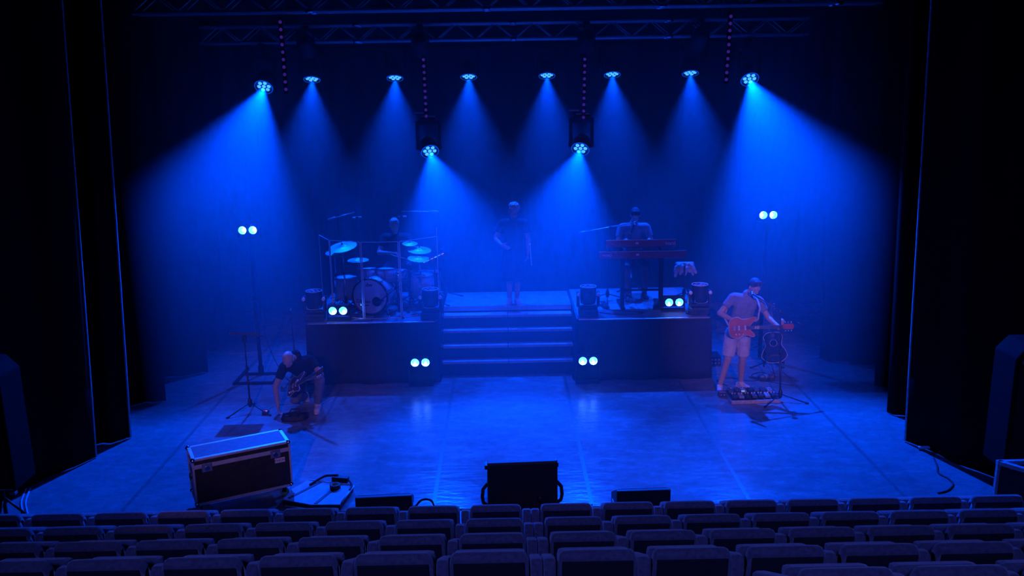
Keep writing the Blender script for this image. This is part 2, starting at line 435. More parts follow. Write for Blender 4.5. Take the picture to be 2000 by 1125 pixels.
# ------------------------------------------------------------------ trusses
def truss(label, xa, xb, y, z, s=.24):
    t = thing('lighting_truss', label, 'truss', ((xa + xb) / 2, y, z))
    L = xb - xa; r = .0245
    for sy in (-1, 1):
        for sz in (0, 1):
            MB().cyl((-L / 2, sy * s / 2, sz * s), (L / 2, sy * s / 2, sz * s), r).build('chord', TRUSSM, t)
    step = .30; n = int(L / step); k = L / n
    for side in range(4):
        mb = MB()
        for i in range(n):
            x0, x1 = -L / 2 + i * k, -L / 2 + (i + 1) * k
            lo, hi = (0, 1) if i % 2 == 0 else (1, 0)
            if side == 0: a, b = (x0, -s / 2, lo * s), (x1, -s / 2, hi * s)
            elif side == 1: a, b = (x0, s / 2, lo * s), (x1, s / 2, hi * s)
            elif side == 2: a, b = (x0, (lo - .5) * s, 0), (x1, (hi - .5) * s, 0)
            else: a, b = (x0, (lo - .5) * s, s), (x1, (hi - .5) * s, s)
            mb.cyl(a, b, .009, n=8)
        mb.build('lacing', TRUSSM, t)
    for x in (-L / 2 + 2.4 * j for j in range(1, int(L / 2.4) + 1)):
        for sy in (-1, 1):
            for sz in (0, 1): MB().cyl((x - .05, sy * s / 2, sz * s), (x + .05, sy * s / 2, sz * s), .034).build('coupler', STEEL, t)
    # black hoist cables up to the grid
    for x in (-L * .36, L * .36): MB().cyl((x, 0, s), (x, 0, 9.095 - z), .012).build('hoist_chain', BLACKMET, t)
    return t
truss('rear lighting truss, fully in view below the top edge', -4.62, 4.72, 14.0, 5.29)
truss('front lighting truss cut off by the top edge', -5.0, 5.2, 12.5, 5.62)
# ------------------------------------------------------------------ stage lighting
LEDON = mat('lit_blue_led', (0.02, 0.1, 0.3), 0.3, emit=(0.05, 0.38, 1.0), estr=1.5)
LEDRIM = mat('lit_lens_rim', (0.02, 0.05, 0.2), 0.3, emit=(0.0, 0.1, 1.0), estr=0.8)
LENSFACE = mat('lens_face', (0.03, 0.05, 0.12), 0.25, emit=(0.0, 0.05, 0.6), estr=0.35)
GLASSY = mat('unlit_lens', (0.55, 0.6, 0.65), 0.08, 0.6)

def moving_head(label, pos, direction, hang_z, watts, deg, blend, group, name='moving_head', pole=False, y0=14.0):
    pos = V(pos); root = thing(name, label, 'stage light', (pos.x, y0, hang_z), group=group)
    P = pos - V((pos.x, y0, hang_z)); d = V(direction).normalized()
    side = d.cross(V((0, 0, 1)))
    side = side.normalized() if side.length > 1e-3 else V((1, 0, 0))
    dz = .30 if not pole else .36
    bz = P.z + dz                      # underside of base
    if pole:
        MB().cyl((0, 0, -.02), (0, 0, bz + .1), .02).build('drop_pole', BLACKMET, root)
        MB().box((-.12, -.03, bz + .17), (.16, .05, .025)).build('cross_bar', ALU, root)
        MB().box((.02, -.03, bz + .115), (.2, .06, .02)).build('cross_bar', ALU, root)
    cl = MB(); cl.box((0, 0, -.008), (.06, .32, .018)).box((0, 0, -.03), (.06, .05, .08)); cl.build('clamp', BLACKMET, root)
    if not pole and bz + .1 < -.07: MB().cyl((0, 0, -.06), (0, 0, bz + .08), .018).build('drop_pole', BLACKMET, root)
    MB().box((0, 0, bz + .05), (.28, .22, .1), None, .02).build('base', BLACK, root)
    R3 = Matrix.Rotation(math.atan2(side.y, side.x), 3, 'Z')
    for s in (-1, 1):
        MB().box(R3 @ V((s * .17, 0, 0)) + V((0, 0, P.z + dz / 2)), (.045, .1, dz + .1), R3, .012).build('yoke_arm', BLACK, root)
        MB().cyl(P + side * s * .145, P + side * s * .2, .045).build('pivot_knob', BLACKMET, root)
    MB().box((0, 0, bz), (.385, .1, .03), R3).build('yoke_bridge', BLACK, root)
    h = MB().lathe([(.05, -.17), (.11, -.15), (.135, -.08), (.142, .02), (.142, .10), (.135, .115), (.128, .115), (.122, .085), (0, .085)], P, d, 28)
    hd = h.build('head', BLACKMET, root)
    MB().lathe([(.118, .088), (.118, .092), (.0, .092)], P, d, 28).build('lens_plate', LENSFACE, hd)
    F = frame(d)
    for k in range(7):
        a = k * PI / 3; off = V((0, 0, 0)) if k == 6 else F @ V((math.cos(a) * .078, math.sin(a) * .078, 0))
        MB().lathe([(.030, .093), (.026, .104), (0, .108)], P + off, d, 12).build('led_lens', LEDON, hd)
    MB().tube([P + d * .112 + F @ V((math.cos(2 * PI * i / 28) * .138, math.sin(2 * PI * i / 28) * .138, 0)) for i in range(28)], .006, 6, True).build('rim', LEDRIM, hd)
    spot(root, P + d * .125, d, watts, BLUE, deg, blend, .03)
    return root

TZ = 5.265
G = 'angled moving-head lamps'
moving_head('angled moving-head lamp at the far left, beam falling outward', (-3.70, 14.0, 4.70), (-.13, -1.0, -1), TZ, HEAD_W * .48, 58, .8, G)
moving_head('angled moving-head lamp at the far right, beam falling outward', (3.85, 14.0, 4.70), (.12, -1.0, -1), TZ, HEAD_W * .66, 60, .8, G)
moving_head('low-hung moving-head lamp left of centre on a drop pole', (-1.19, 14.0, 3.66), (.34, -1.12, -1), TZ, HEAD_W * .29, 60, .85, G, pole=True)
moving_head('low-hung moving-head lamp right of centre on a drop pole', (1.24, 14.0, 3.66), (-.34, -1.12, -1), TZ, HEAD_W * .29, 60, .85, G, pole=True)
WASH = [(-3.28, 'first'), (-1.85, 'second'), (-.58, 'third'), (.77, 'fourth'), (1.90, 'fifth'), (3.25, 'sixth')]
WY = 15.5
WZ = 5.24
def lighting_pipe():
    t = thing('lighting_pipe', 'black pipe behind the rear truss carrying the six wash lamps', 'pipe', (0, WY, WZ + .026))
    MB().cyl((-3.9, 0, 0), (3.9, 0, 0), .025).build('pipe', MATTE, t)
    for x in (-3.2, 0, 3.2): MB().cyl((x, 0, 0), (x, 0, 9.094 - WZ - .026), .008).build('suspension_cable', MATTE, t)
lighting_pipe()
for x, nth in WASH:
    moving_head('small wash lamp aimed straight down, %s of six from the left' % nth, (x, WY, 4.84), (0.0, -.40, -1), WZ, WASH_W * 1.2, 63, 1.0, 'downward wash lamps', 'wash_light', y0=WY)

# dark profile lamps clamped on the trusses, facing away
def par_can(label, x, y, z, rz):
    t = thing('profile_lamp', label, 'stage light', (x, y, z), rz, 'unlit lamps on the trusses')
    MB().cyl((-.05, 0, .02), (.05, 0, .02), .04).build('clamp', BLACKMET, t)
    for s in (-1, 1): MB().box((s * .13, 0, -.14), (.012, .04, .28)).build('yoke_arm', BLACKMET, t)
    MB().box((0, 0, -.01), (.27, .04, .012)).build('yoke_bridge', BLACKMET, t)
    MB().lathe([(.06, -.2), (.11, -.17), (.12, .1), (.135, .16), (.125, .16), (.11, .12), (0, .12)], (0, 0, -.24), (0, .8, -.5), 20).build('lamp_body', BLACK, t)
    return t
for lab, x, y, z in (('unlit black lamp on the rear truss, leftmost', -3.0, 13.86, 5.44), ('unlit black lamp on the rear truss, second from the left', -1.25, 13.86, 5.44),
                     ('unlit black lamp on the rear truss, second from the right', 1.30, 13.86, 5.44), ('unlit black lamp on the rear truss, rightmost', 3.05, 13.86, 5.46)):
    par_can(lab, x, y, z + .02, 0)

# vertical LED battens
DOT = mat('dim_purple_led', (0.05, 0.02, 0.06), 0.3, emit=(0.10, 0.03, 0.6), estr=0.25)
def batten(label, top, bot):
    top, bot = V(top), V(bot); t = thing('led_batten', label, 'LED batten', top, group='vertical LED battens'); D = bot - top
    ax = D.normalized(); R = frame(ax, (0, 1, 0))
    MB().box(D / 2, (.06, .05, D.length + .08), R).build('housing', BLACKMET, t, .006)
    MB().cyl((0, 0, .0), (0, 0, max(.12, 5.3 - top.z)), .008).build('hanger', BLACKMET, t)
    for i in range(10): MB().lathe([(.024, 0), (.02, .008), (0, .012)], D * ((i + .25) / 9.5) + V((0, -.026, 0)), (0, -1, 0), 10).build('led_lens', DOT, t)
batten('LED batten with dim purple dots, far left, hung highest', (-3.06, 12.62, 5.52), (-3.03, 12.55, 4.56))
batten('LED batten with dim purple dots, far right, hung highest', (3.19, 12.62, 5.50), (3.14, 12.55, 4.60))
batten('LED batten with dim purple dots above the left low-hung lamp', (-1.21, 13.9, 5.02), (-1.20, 13.9, 4.12))
batten('LED batten with dim purple dots above the right low-hung lamp', (1.28, 13.9, 4.99), (1.26, 13.9, 4.06))

# twin-lamp blinders
EYE_DISH = mat('lit_reflector_cyan', (0.1, 0.3, 0.4), 0.3, emit=(0.0, 0.26, 0.75), estr=0.65)
EYE_RING = mat('lit_reflector_ring', (0.3, 0.5, 0.6), 0.3, emit=(0.10, 0.72, 1.0), estr=1.1)
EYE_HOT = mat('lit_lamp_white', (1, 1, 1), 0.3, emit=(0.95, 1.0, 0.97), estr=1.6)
def eye_pair(label, loc, hot, k, base, watts=EYE_W, yaw=0.0, hotsize=1.0):
    """loc: centre between the two lamps; hot: direction of the white crescent; base: 'floor', 'deck' or 'stand'"""
    loc = V(loc); zb = {'floor': 0.0, 'deck': PH, 'stand': loc.z}[base]
    t = thing('twin_blinder', label, 'stage light', (loc.x, loc.y, zb), yaw, 'twin-lamp blinders'); c = loc.z - zb
    MB().box((0, .085, c), (.345, .1, .17), None, .015).build('housing', BLACK, t)
    if base != 'stand':
        for s in (-1, 1): MB().box((s * .185, .085, c / 2), (.012, .05, c + .03)).build('bracket_arm', BLACKMET, t)
        MB().box((0, .085, .012), (.38, .16, .02)).build('base_plate', BLACKMET, t)
    else:
        for s in (-1, 1): MB().box((s * .185, .085, -.05), (.012, .05, .16)).build('bracket_arm', BLACKMET, t)
        MB().box((0, .085, -.13), (.38, .05, .015)).build('bracket_bridge', BLACKMET, t)
    R = .062
    for s in (-1, 1):
        x = s * .082
        rf = MB().lathe([(R + .012, .0), (R + .012, -.04), (R, -.045), (R, -.012), (0, -.004)], (x, .03, c), (0, 1, 0), 26).build('reflector', BLACKMET, t)
        MB().lathe([(R * .98, -.0), (0, .0)], (x, .012, c), (0, 1, 0), 26, capends=False).build('dish', EYE_DISH, rf)
        MB().tube([(x + math.cos(2 * PI * i / 26) * R * .93, .004, c + math.sin(2 * PI * i / 26) * R * .93) for i in range(26)], .0075, 6, True).build('ring', EYE_RING, rf)
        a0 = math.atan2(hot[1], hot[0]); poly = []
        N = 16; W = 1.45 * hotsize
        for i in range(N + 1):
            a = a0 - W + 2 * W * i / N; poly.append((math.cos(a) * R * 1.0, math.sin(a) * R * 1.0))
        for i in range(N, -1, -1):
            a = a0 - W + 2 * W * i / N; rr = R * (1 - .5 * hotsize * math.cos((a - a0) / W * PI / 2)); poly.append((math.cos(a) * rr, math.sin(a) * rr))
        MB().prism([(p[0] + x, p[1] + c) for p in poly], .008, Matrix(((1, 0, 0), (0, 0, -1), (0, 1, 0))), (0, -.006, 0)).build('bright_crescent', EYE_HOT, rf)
        MB().ball((x + math.cos(a0) * R * .28, .0, c + math.sin(a0) * R * .28), (R * .36, .012, R * .36), 14, 8).build('lamp', EYE_HOT, rf)
    for s in (-1, 1):
        l = bpy.data.lights.new('lamp_light', 'SPOT'); l.energy = watts / 2; l.spot_size = math.radians(150); l.spot_blend = .5; l.color = (0.015, 0.15, 1.0); l.shadow_soft_size = .018
        o = bpy.data.objects.new('lamp_light', l); COL.objects.link(o); o.parent = t; o.location = (s * .082 + math.cos(a0) * R * .28, -.034, c + math.sin(a0) * R * .28); o.rotation_euler = (math.radians(94), 0, 0)
    return t
eye_pair('twin blinder lamp on the tall stand at the left', (-4.06, 13.62, 2.43), (1, .2), 0, 'stand', EYE_W * 1.3)
eye_pair('twin blinder lamp on the tall stand at the right', (4.29, 14.02, 2.47), (-1, .1), 0, 'stand', EYE_W * 1.2)
eye_pair('twin blinder lamp on the floor left of the stairs', (-1.36, 12.99, .40), (0, -1), 0, 'floor', EYE_W * .8, hotsize=.95)
eye_pair('twin blinder lamp on the floor right of the stairs', (1.26, 12.95, .39), (0, -1), 0, 'floor', EYE_W * .9, hotsize=.95)
eye_pair('twin blinder lamp on the drum platform beside the bass drum', (-2.66, 13.33, 1.17), (.45, -.8), 0, 'deck', EYE_W * .8)
eye_pair('twin blinder lamp on the keyboard platform', (2.70, 13.55, 1.155), (0, -1), 0, 'deck', EYE_W * .45, hotsize=.55)

RIMP = mat('pale_plastic_rim', (.8, .8, .82), .35)
# upright moving heads on the platform corners
def upright_head(label, x, y):
    t = thing('upright_moving_head', label, 'stage light', (x, y, PH), 0, 'unlit moving heads standing on the platforms')
    MB().box((0, 0, .06), (.30, .26, .12), None, .02).build('base', BLACK, t)
    MB().box((0, -.131, .065), (.12, .004, .05)).build('display', mat('display_glass', (.02, .03, .05), .1), t)
    MB().box((0, 0, .145), (.30, .1, .035), None, .01).build('yoke_bridge', BLACK, t)
    for s in (-1, 1):
        MB().box((s * .16, 0, .27), (.045, .11, .24), None, .015).build('yoke_arm', BLACK, t)
        MB().lathe([(.03, 0), (.03, .02), (.015, .028), (0, .028)], (s * .155, -.055, .355), (0, -1, 0), 12).build('yoke_knob', RIMP, t)
    MB().tube([(-.10, -.125, .26), (-.10, -.13, .22), (-.055, -.13, .20), (.055, -.13, .20), (.10, -.13, .22), (.10, -.125, .26)], .006, 6).build('handle', ALU, t)
    hd = MB().lathe([(.07, .18), (.12, .21), (.128, .28), (.128, .46), (.132, .475), (.122, .478), (.117, .455), (0, .455)], (0, 0, 0), (0, 0, 1), 28).build('head', BLACKMET, t)
    MB().tube([(math.cos(2 * PI * i / 28) * .126, math.sin(2 * PI * i / 28) * .126, .478) for i in range(28)], .0055, 6, True).build('rim', RIMP, hd)
    for k in range(7):
        a = k * PI / 3; r = 0 if k == 6 else .075
        MB().lathe([(.03, .455), (.026, .468), (.012, .476), (0, .478)], (r * math.cos(a), r * math.sin(a), 0), (0, 0, 1), 12).build('led_lens', GLASSY, hd)
upright_head('unlit moving head upright on the outer corner of the drum platform', -3.04, 13.42)
upright_head('unlit moving head upright beside the drum shield, left of the stairs', -1.20, 13.40)
upright_head('unlit moving head upright at the right of the stairs', 1.30, 13.40)
upright_head('unlit moving head upright on the outer corner of the keyboard platform', 3.07, 13.40)
# ------------------------------------------------------------------ theatre seats
VELOUR = mat('seat_velour', (0.26, 0.22, 0.25), 0.95, var=0.25, vscale=40, bump=0.35, bscale=260, spec=0.2)
VELOUR.node_tree.nodes['Principled BSDF'].inputs['Sheen Weight'].default_value = 1.0
SHELL = mat('seat_shell', (0.05, 0.045, 0.05), 0.8, var=0.2, spec=0.2)
def make_seat():
    t = thing('theatre_seat', 'x', 'seat', (0, 0, 0), group='tip-up theatre seats')
    # backrest cushion, wrapping over the top; seat faces +y (the stage)
    prof = [(.055, .34), (.085, .52), (.05, .70), (.005, .815), (-.02, .843), (-.045, .85), (-.066, .844), (-.082, .826), (-.087, .811), (-.08, .803), (-.062, .66), (-.03, .34)]
    cyy, czz = -.01, .60; n = len(prof); us = [-1, -.98, -.93, -.85, -.6, 0, .6, .85, .93, .98, 1]; ins = [.05, .028, .010, .002, 0, 0, 0, .002, .010, .028, .05]
    vs = []
    for u, q in zip(us, ins):
        sag = -.006 * (1 - u * u)
        for y, z in prof:
            dy, dz = y - cyy, z - czz; l = math.hypot(dy, dz)
            vs.append((u * .219, y - dy / l * q, z - dz / l * q * 1.25 + (sag if .80 < z < .82 else 0)))
    fs = [(j * n + i, j * n + (i + 1) % n, (j + 1) * n + (i + 1) % n, (j + 1) * n + i) for j in range(len(us) - 1) for i in range(n)]
    fs += [tuple(range(n)), tuple(range((len(us) - 1) * n + n - 1, (len(us) - 1) * n - 1, -1))]
    MB().add(vs, fs, True).build('backrest', VELOUR, t)
    MB().box((0, -.062, .583), (.395, .02, .45), Matrix.Rotation(.10, 3, 'X'), .008).build('back_shell', SHELL, t)
    MB().box((0, .15, .53), (.42, .11, .40), Matrix.Rotation(-.22, 3, 'X'), .035).build('seat_cushion', VELOUR, t)
    MB().box((0, .05, .17), (.06, .22, .34)).build('pedestal', SHELL, t)
    return t
def arm(t, x):
    poly = [(-.055, .12), (-.055, .73), (-.045, .765), (-.015, .785), (.03, .775), (.36, .60), (.40, .57), (.405, .53), (.38, .12)]
    MB().prism(poly, .066, Matrix(((0, 0, 1), (1, 0, 0), (0, 1, 0))), (x, 0, 0)).build('armrest', VELOUR, t, .012)
seat0 = make_seat(); arm(seat0, -.263)
nth = ['first', 'second', 'third', 'fourth', 'fifth', 'sixth', 'seventh', 'eighth', 'ninth', 'tenth']
rown = ['front row', 'second row', 'third row', 'fourth row', 'nearest row']
counts = [(9, 8), (8, 8), (7, 7), (6, 6), (0, 5)]
first = True; inner = []
for r, ((y, z), (nl, nr)) in enumerate(zip(ROWS, counts)):
    for side, n_ in (('left', nl), ('right', nr)):
        for k in range(n_):
            if r == 4 and k < 2: continue
            if first: o = seat0; first = False
            else: o = copy_tree(seat0)
            x = (-.34 - .53 * k + .22) if side == 'left' else (.26 + .525 * k + .22)
            o.location = (x, y + .05, z)
            o['label'] = 'tip-up theatre seat in the %s, %s seat %s of the central gap' % (rown[r], nth[k], side)
            if side == 'left' and k == 0:
                inner.append(o)
for o in inner: arm(o, .263)
# ------------------------------------------------------------------ stands and microphones
def tripod(t, h=.30, r=.30, rot=.4, z=0.0, n=3, hub=.09):
    for k in range(n):
        a = rot + k * 2 * PI / n
        lg = MB().cyl((0, 0, z + hub + .03), (math.cos(a) * r, math.sin(a) * r, z + .012), .009, n=8).build('leg', BLACKMET, t)
        MB().cyl((math.cos(a) * (r - .03), math.sin(a) * (r - .03), z + .022), (math.cos(a) * (r + .02), math.sin(a) * (r + .02), z + .013), .013, n=8).build('rubber_foot', RUBBER, lg)
    MB().lathe([(.022, z + hub - .03), (.03, z + hub), (.03, z + hub + .06), (.02, z + hub + .09), (.014, z + hub + .1)], n=12).build('leg_hub', BLACKMET, t)
def mic_stand(label, base, top, boom=None, rot=.4, r=.30, group='microphone stands', metal=None, weight=True):
    """base, top: world points (pole); boom: (end_a counterweight side, end_b mic side) world points"""
    base, top = V(base), V(top); t = thing('microphone_stand', label, 'mic stand', base, group=group); T = top - base
    tube = BLACKMET; metal = metal or BLACKMET
    tripod(t, r=r, rot=rot)
    MB().cyl((0, 0, .08), T * .55, .013, n=10).build('lower_tube', tube, t)
    MB().cyl(T * .5, T, .009, n=10).build('upper_tube', tube, t)
    MB().cyl(T * .53, T * .58, .018, n=10).build('height_clutch', BLACKMET, t)
    if boom:
        a, b = V(boom[0]) - base, V(boom[1]) - base
        MB().cyl(a, b, .008, n=10).build('boom_arm', metal, t)
        d = (b - a).normalized()
        if weight: MB().cyl(a, a + d * .13, .014, n=10).build('counterweight', metal, t)
        MB().box(T, (.04, .04, .05), frame(d), .006).build('boom_clutch', BLACKMET, t)
    return t
def microphone(label, pos, d, vocal=True, m=None):
    d = V(d).normalized(); t = thing('microphone', label, 'microphone', pos, group='stage microphones')
    if vocal:
        MB().lathe([(.010, -.17), (.012, -.165), (.016, -.04), (.02, -.02)], axis=d, n=14).build('handle', BLACKMET, t)
        MB().lathe([(.02, -.02), (.026, -.005), (.026, .012), (.018, .03), (0, .036)], axis=d, n=14).build('grille', STEEL, t)
    else:
        MB().lathe([(.008, -.10), (.012, -.095), (.012, .05), (0, .052)], axis=d, n=12).build('capsule_body', m or STEEL, t)
        MB().lathe([(.016, -.04), (.016, .0)], axis=d, n=12).build('clip', BLACKMET, t)
    return t
def cable(name, label, pts, r=.006, m=None, cat='cable', group='stage cables'):
    P = [V(p) for p in pts]; out = []
    for i in range(len(P) - 1):
        p0, p1, p2, p3 = P[max(i - 1, 0)], P[i], P[i + 1], P[min(i + 2, len(P) - 1)]
        for k in range(8):
            u = k / 8
            out.append(.5 * (2 * p1 + (p2 - p0) * u + (2 * p0 - 5 * p1 + 4 * p2 - p3) * u * u + (3 * p1 - p0 - 3 * p2 + p3) * u ** 3))
    out.append(P[-1])
    o = MB().tube(out, r, 6).build(name, m or RUBBER); tag(o, label, cat, group); return o

# ------------------------------------------------------------------ drum kit
DRUMW = mat('drum_wrap_pale', (0.55, 0.52, 0.55), 0.3, var=0.12, coat=0.5)
HEADM = mat('drum_head_coated', (0.72, 0.66, 0.70), 0.55, var=0.08)
BRASS = mat('cymbal_bronze', (0.66, 0.58, 0.42), 0.42, 0.35, var=0.1, vscale=50)
INK = mat('black_ink', (0.012, 0.012, 0.02), 0.6)
DZ = PH
def bass_drum():
    t = thing('bass_drum', 'large bass drum with a pale lettered front head', 'drum', (-2.19, 13.62, DZ), -.20)
    r, c, L = .29, .315, .40
    sh = MB().lathe([(r, 0), (r, L)], (0, 0, c), (0, 1, 0), 40, capends=False).build('shell', DRUMW, t)
    sh.modifiers.new('thick', 'SOLIDIFY').thickness = .01
    hd = MB().lathe([(r - .004, -.004), (r - .02, -.012), (0, -.012)], (0, 0, c), (0, 1, 0), 40).build('front_head', HEADM, t)
    MB().lathe([(r - .004, L + .004), (0, L + .01)], (0, 0, c), (0, 1, 0), 40).build('batter_head', HEADM, t)
    for y in (-.006, L + .006):
        MB().tube([(math.cos(2 * PI * i / 40) * (r + .006), y, c + math.sin(2 * PI * i / 40) * (r + .006)) for i in range(40)], .014, 8, True).build('hoop', BLACKMET if y < 0 else DRUMW, t)
    for k in range(10):
        a = 2 * PI * (k + .5) / 10; x, z = math.cos(a) * (r + .018), math.sin(a) * (r + .018)
        for y in (.10, .30): MB().box((x, y, c + z), (.022, .06, .022), Matrix.Rotation(-a, 3, 'Y'), .006).build('lug', STEEL, t)
        cl = MB().cyl((x * 1.01, -.02, c + z * 1.01), (x * 1.01, .30, c + z * 1.01), .0045, n=6); cl.build('tension_rod', STEEL, t)
        MB().box((x * 1.01, -.018, c + z * 1.01), (.028, .02, .03), Matrix.Rotation(-a, 3, 'Y')).build('claw', STEEL, t)
    for s in (-1, 1): MB().cyl((s * .24, .08, c - .17), (s * .36, -.12, .01), .008, n=8).build('spur', STEEL, t)
    # port hole, low right
    MB().lathe([(.072, -.0145), (0, -.0145)], (.115, 0, c - .075), (0, 1, 0), 24).build('port_hole', mat('port_dark', (.004, .004, .005), .9), hd)
    MB().tube([(.115 + math.cos(2 * PI * i / 24) * .074, -.014, c - .075 + math.sin(2 * PI * i / 24) * .074) for i in range(24)], .004, 6, True).build('port_ring', BLACKMET, hd)
    text('logo_lettering', 'dw', .095, INK, hd, M4((.0, -.0155, c + .20), (1, 0, 0), (0, 0, 1)))
    text('logo_lettering', 'Zildjian', .085, INK, hd, M4((-.115, -.0155, c - .075), (1, 0, 0), (0, 0, 1)))
    MB().box((-.10, -.0145, c - .14), (.16, .002, .012)).build('printed_line', INK, hd)
    return t
bass_drum()
def drum(label, top, r, depth, tilt=(0, 0), stand='legs', wrap=None, name='tom_drum'):
    """drum whose batter head centre is at top (world); stand legs to the deck or clamp post"""
    top = V(top); t = thing(name, label, 'drum', (top.x, top.y, DZ), group='drums of the kit'); c = V((0, 0, top.z - DZ))
    ax = V((tilt[0], tilt[1], 1)).normalized()
    sh = MB().lathe([(r, -depth), (r, 0)], c, ax, 30, capends=False).build('shell', wrap or DRUMW, t); sh.modifiers.new('thick', 'SOLIDIFY').thickness = .008
    MB().lathe([(r - .002, .002), (0, .004)], c, ax, 30).build('batter_head', HEADM, t)
    MB().lathe([(r - .002, -depth), (0, -depth - .002)], c, ax, 30).build('bottom_head', HEADM, t)
    F = frame(ax)
    for h in (.002, -depth - .002): MB().tube([c + ax * h + F @ V((math.cos(2 * PI * i / 30) * (r + .004), math.sin(2 * PI * i / 30) * (r + .004), 0)) for i in range(30)], .007, 6, True).build('rim', STEEL, t)
    for k in range(6):
        a = 2 * PI * k / 6; p = F @ V((math.cos(a) * (r + .01), math.sin(a) * (r + .01), 0))
        MB().cyl(c + p + ax * .0, c + p - ax * depth, .005, n=6).build('tension_rod', STEEL, t)
        MB().box(c + p - ax * depth / 2, (.018, .018, .05), F, .004).build('lug', STEEL, t)
    if stand == 'legs':
        for k in range(3):
            a = 2 * PI * k / 3 + .5; p = V((math.cos(a) * (r + .016), math.sin(a) * (r + .016), 0))
            MB().cyl(c + p - V((0, 0, depth * .3)), V((p.x * 1.08, p.y * 1.08, .0)), .007, n=8).build('leg', STEEL, t)
    else:
        q = V((0, .0, 0))
        tripod(t, r=.22, rot=random.random() * 2, hub=.12)
        MB().cyl((0, 0, .1), c - ax * (depth + .03), .012, n=10).build('stand_tube', STEEL, t)
        for k in range(3):
            a = 2 * PI * k / 3; MB().cyl(c - ax * (depth + .04), c - ax * (depth - .01) + F @ V((math.cos(a) * (r + .005), math.sin(a) * (r + .005), 0)), .006, n=6).build('basket_arm', STEEL, t)
    return t
drum('pale rack tom right above the bass drum, left of its middle', (-2.27, 14.02, 1.70), .145, .20, (0, .12), 'post')
drum('pale rack tom right above the bass drum, right of its middle', (-1.97, 14.02, 1.69), .155, .20, (0, .12), 'post')
drum('snare drum in front of the drummer', (-1.80, 14.28, 1.60), .17, .14, (0, .05), 'post', STEEL, 'snare_drum')
drum('floor tom at the right of the kit, behind the shield corner', (-1.40, 14.25, 1.52), .19, .36, (0, 0), 'legs')
drum('floor tom at the left of the kit', (-2.68, 14.25, 1.50), .19, .34, (0, 0), 'legs')
def cymbal(label, c, r, tilt, hats=False, straight=False):
    c = V(c); t = thing('hi_hat' if hats else 'cymbal', label, 'cymbal', (c.x, c.y, DZ), group='cymbals on stands'); C = V((0, 0, c.z - DZ)); ax = V((tilt[0], tilt[1], 1)).normalized()
    pr = [(r, 0), (r * .6, .012), (r * .26, .022), (r * .2, .034), (r * .1, .044), (0, .046)]
    dome = pr + [(r * .1, .042), (r * .2, .031), (r * .26, .019), (r * .6, .009), (r, -.002)][::1]
    MB().lathe(dome, C, ax, 32, capends=False).build('bow', BRASS, t)
    if hats: MB().lathe([(p[0], -p[1] - .02) for p in dome], C, ax, 32, capends=False).build('bottom_bow', BRASS, t)
    MB().lathe([(.012, .046), (.014, .06), (.006, .075), (0, .075)], C, ax, 10).build('felt_and_wingnut', RUBBER, t)
    tripod(t, r=.24, rot=random.random() * 2, hub=.14)
    MB().cyl((0, 0, .1), (0, 0, C.z * .6), .013, n=10).build('lower_tube', STEEL, t)
    MB().cyl((0, 0, C.z * .55), C + ax * .05 - V((0, 0, 0)), .008, n=10).build('upper_tube', STEEL, t)
    MB().cyl((0, 0, C.z * .57), (0, 0, C.z * .62), .019, n=10).build('height_clutch', BLACKMET, t)
    return t
cymbal('large crash cymbal high at the left of the kit, tilted', (-2.66, 14.05, 2.06), .235, (-.12, -.22))
cymbal('smaller cymbal below the large left crash, at the shield edge', (-2.83, 14.20, 1.94), .15, (-.05, -.16))
cymbal('hi-hat pair left of the drummer', (-2.45, 14.22, 1.80), .175, (0, -.05), hats=True)
cymbal('small splash cymbal in front of the drummer, topmost at the right', (-1.60, 14.42, 2.03), .13, (.05, -.15))
cymbal('ride cymbal at the right, under the small splash', (-1.44, 14.34, 1.93), .20, (.08, -.14))
cymbal('lowest cymbal at the right of the kit', (-1.42, 14.05, 1.84), .19, (.10, -.10))
# slanted electronic pad bar at the right
def pad_bar():
    t = thing('percussion_pad', 'slim slanted percussion pad with coloured lights at the right of the kit', 'drum pad', (-1.17, 14.05, DZ))
    R = Matrix.Rotation(-.42, 3, 'Y')
    b = MB().box((0, 0, .86), (.42, .16, .03), R, .008).build('pad_body', BLACKMET, t)
    for k in range(6): MB().box(R @ V((-.16 + k * .064, -.083, .006)) + V((0, 0, .86)), (.045, .006, .012), R).build('pad_light', mat('pad_led_%d' % (k % 3), (.1, .1, .1), .3, emit=((.3, .9, 1.0), (.1, .5, 1.0), (.6, .25, .9))[k % 3], estr=.5), b)
    tripod(t, r=.22, hub=.12); MB().cyl((0, 0, .1), (0, 0, .84), .012, n=10).build('stand_tube', BLACKMET, t)
pad_bar()
def side_table():
    t = thing('side_table', 'small table behind the kit at its right', 'table', (-1.34, 14.85, DZ))
    MB().box((0, 0, .40), (.40, .34, .025), None, .005).build('table_top', BLACK, t)
    for sx in (-1, 1):
        for sy in (-1, 1): MB().cyl((sx * .17, sy * .14, 0), (sx * .17, sy * .14, .39), .012, n=8).build('leg', ALU, t)
    m = thing('mixer', 'small mixer on the table behind the kit', 'mixer', (-1.34, 14.83, DZ + .413))
    MB().box((0, 0, .04), (.34, .24, .05), Matrix.Rotation(-.25, 3, 'X'), .008).build('case', mat('mixer_grey', (.35, .36, .38), .4), m)
    for i in range(6):
        for j in range(3): MB().cyl((-.13 + i * .052, -.05 + j * .06, .04), (-.13 + i * .052, -.05 + j * .06, .085), .009, n=8).build('knob', BLACKMET, m)
side_table()
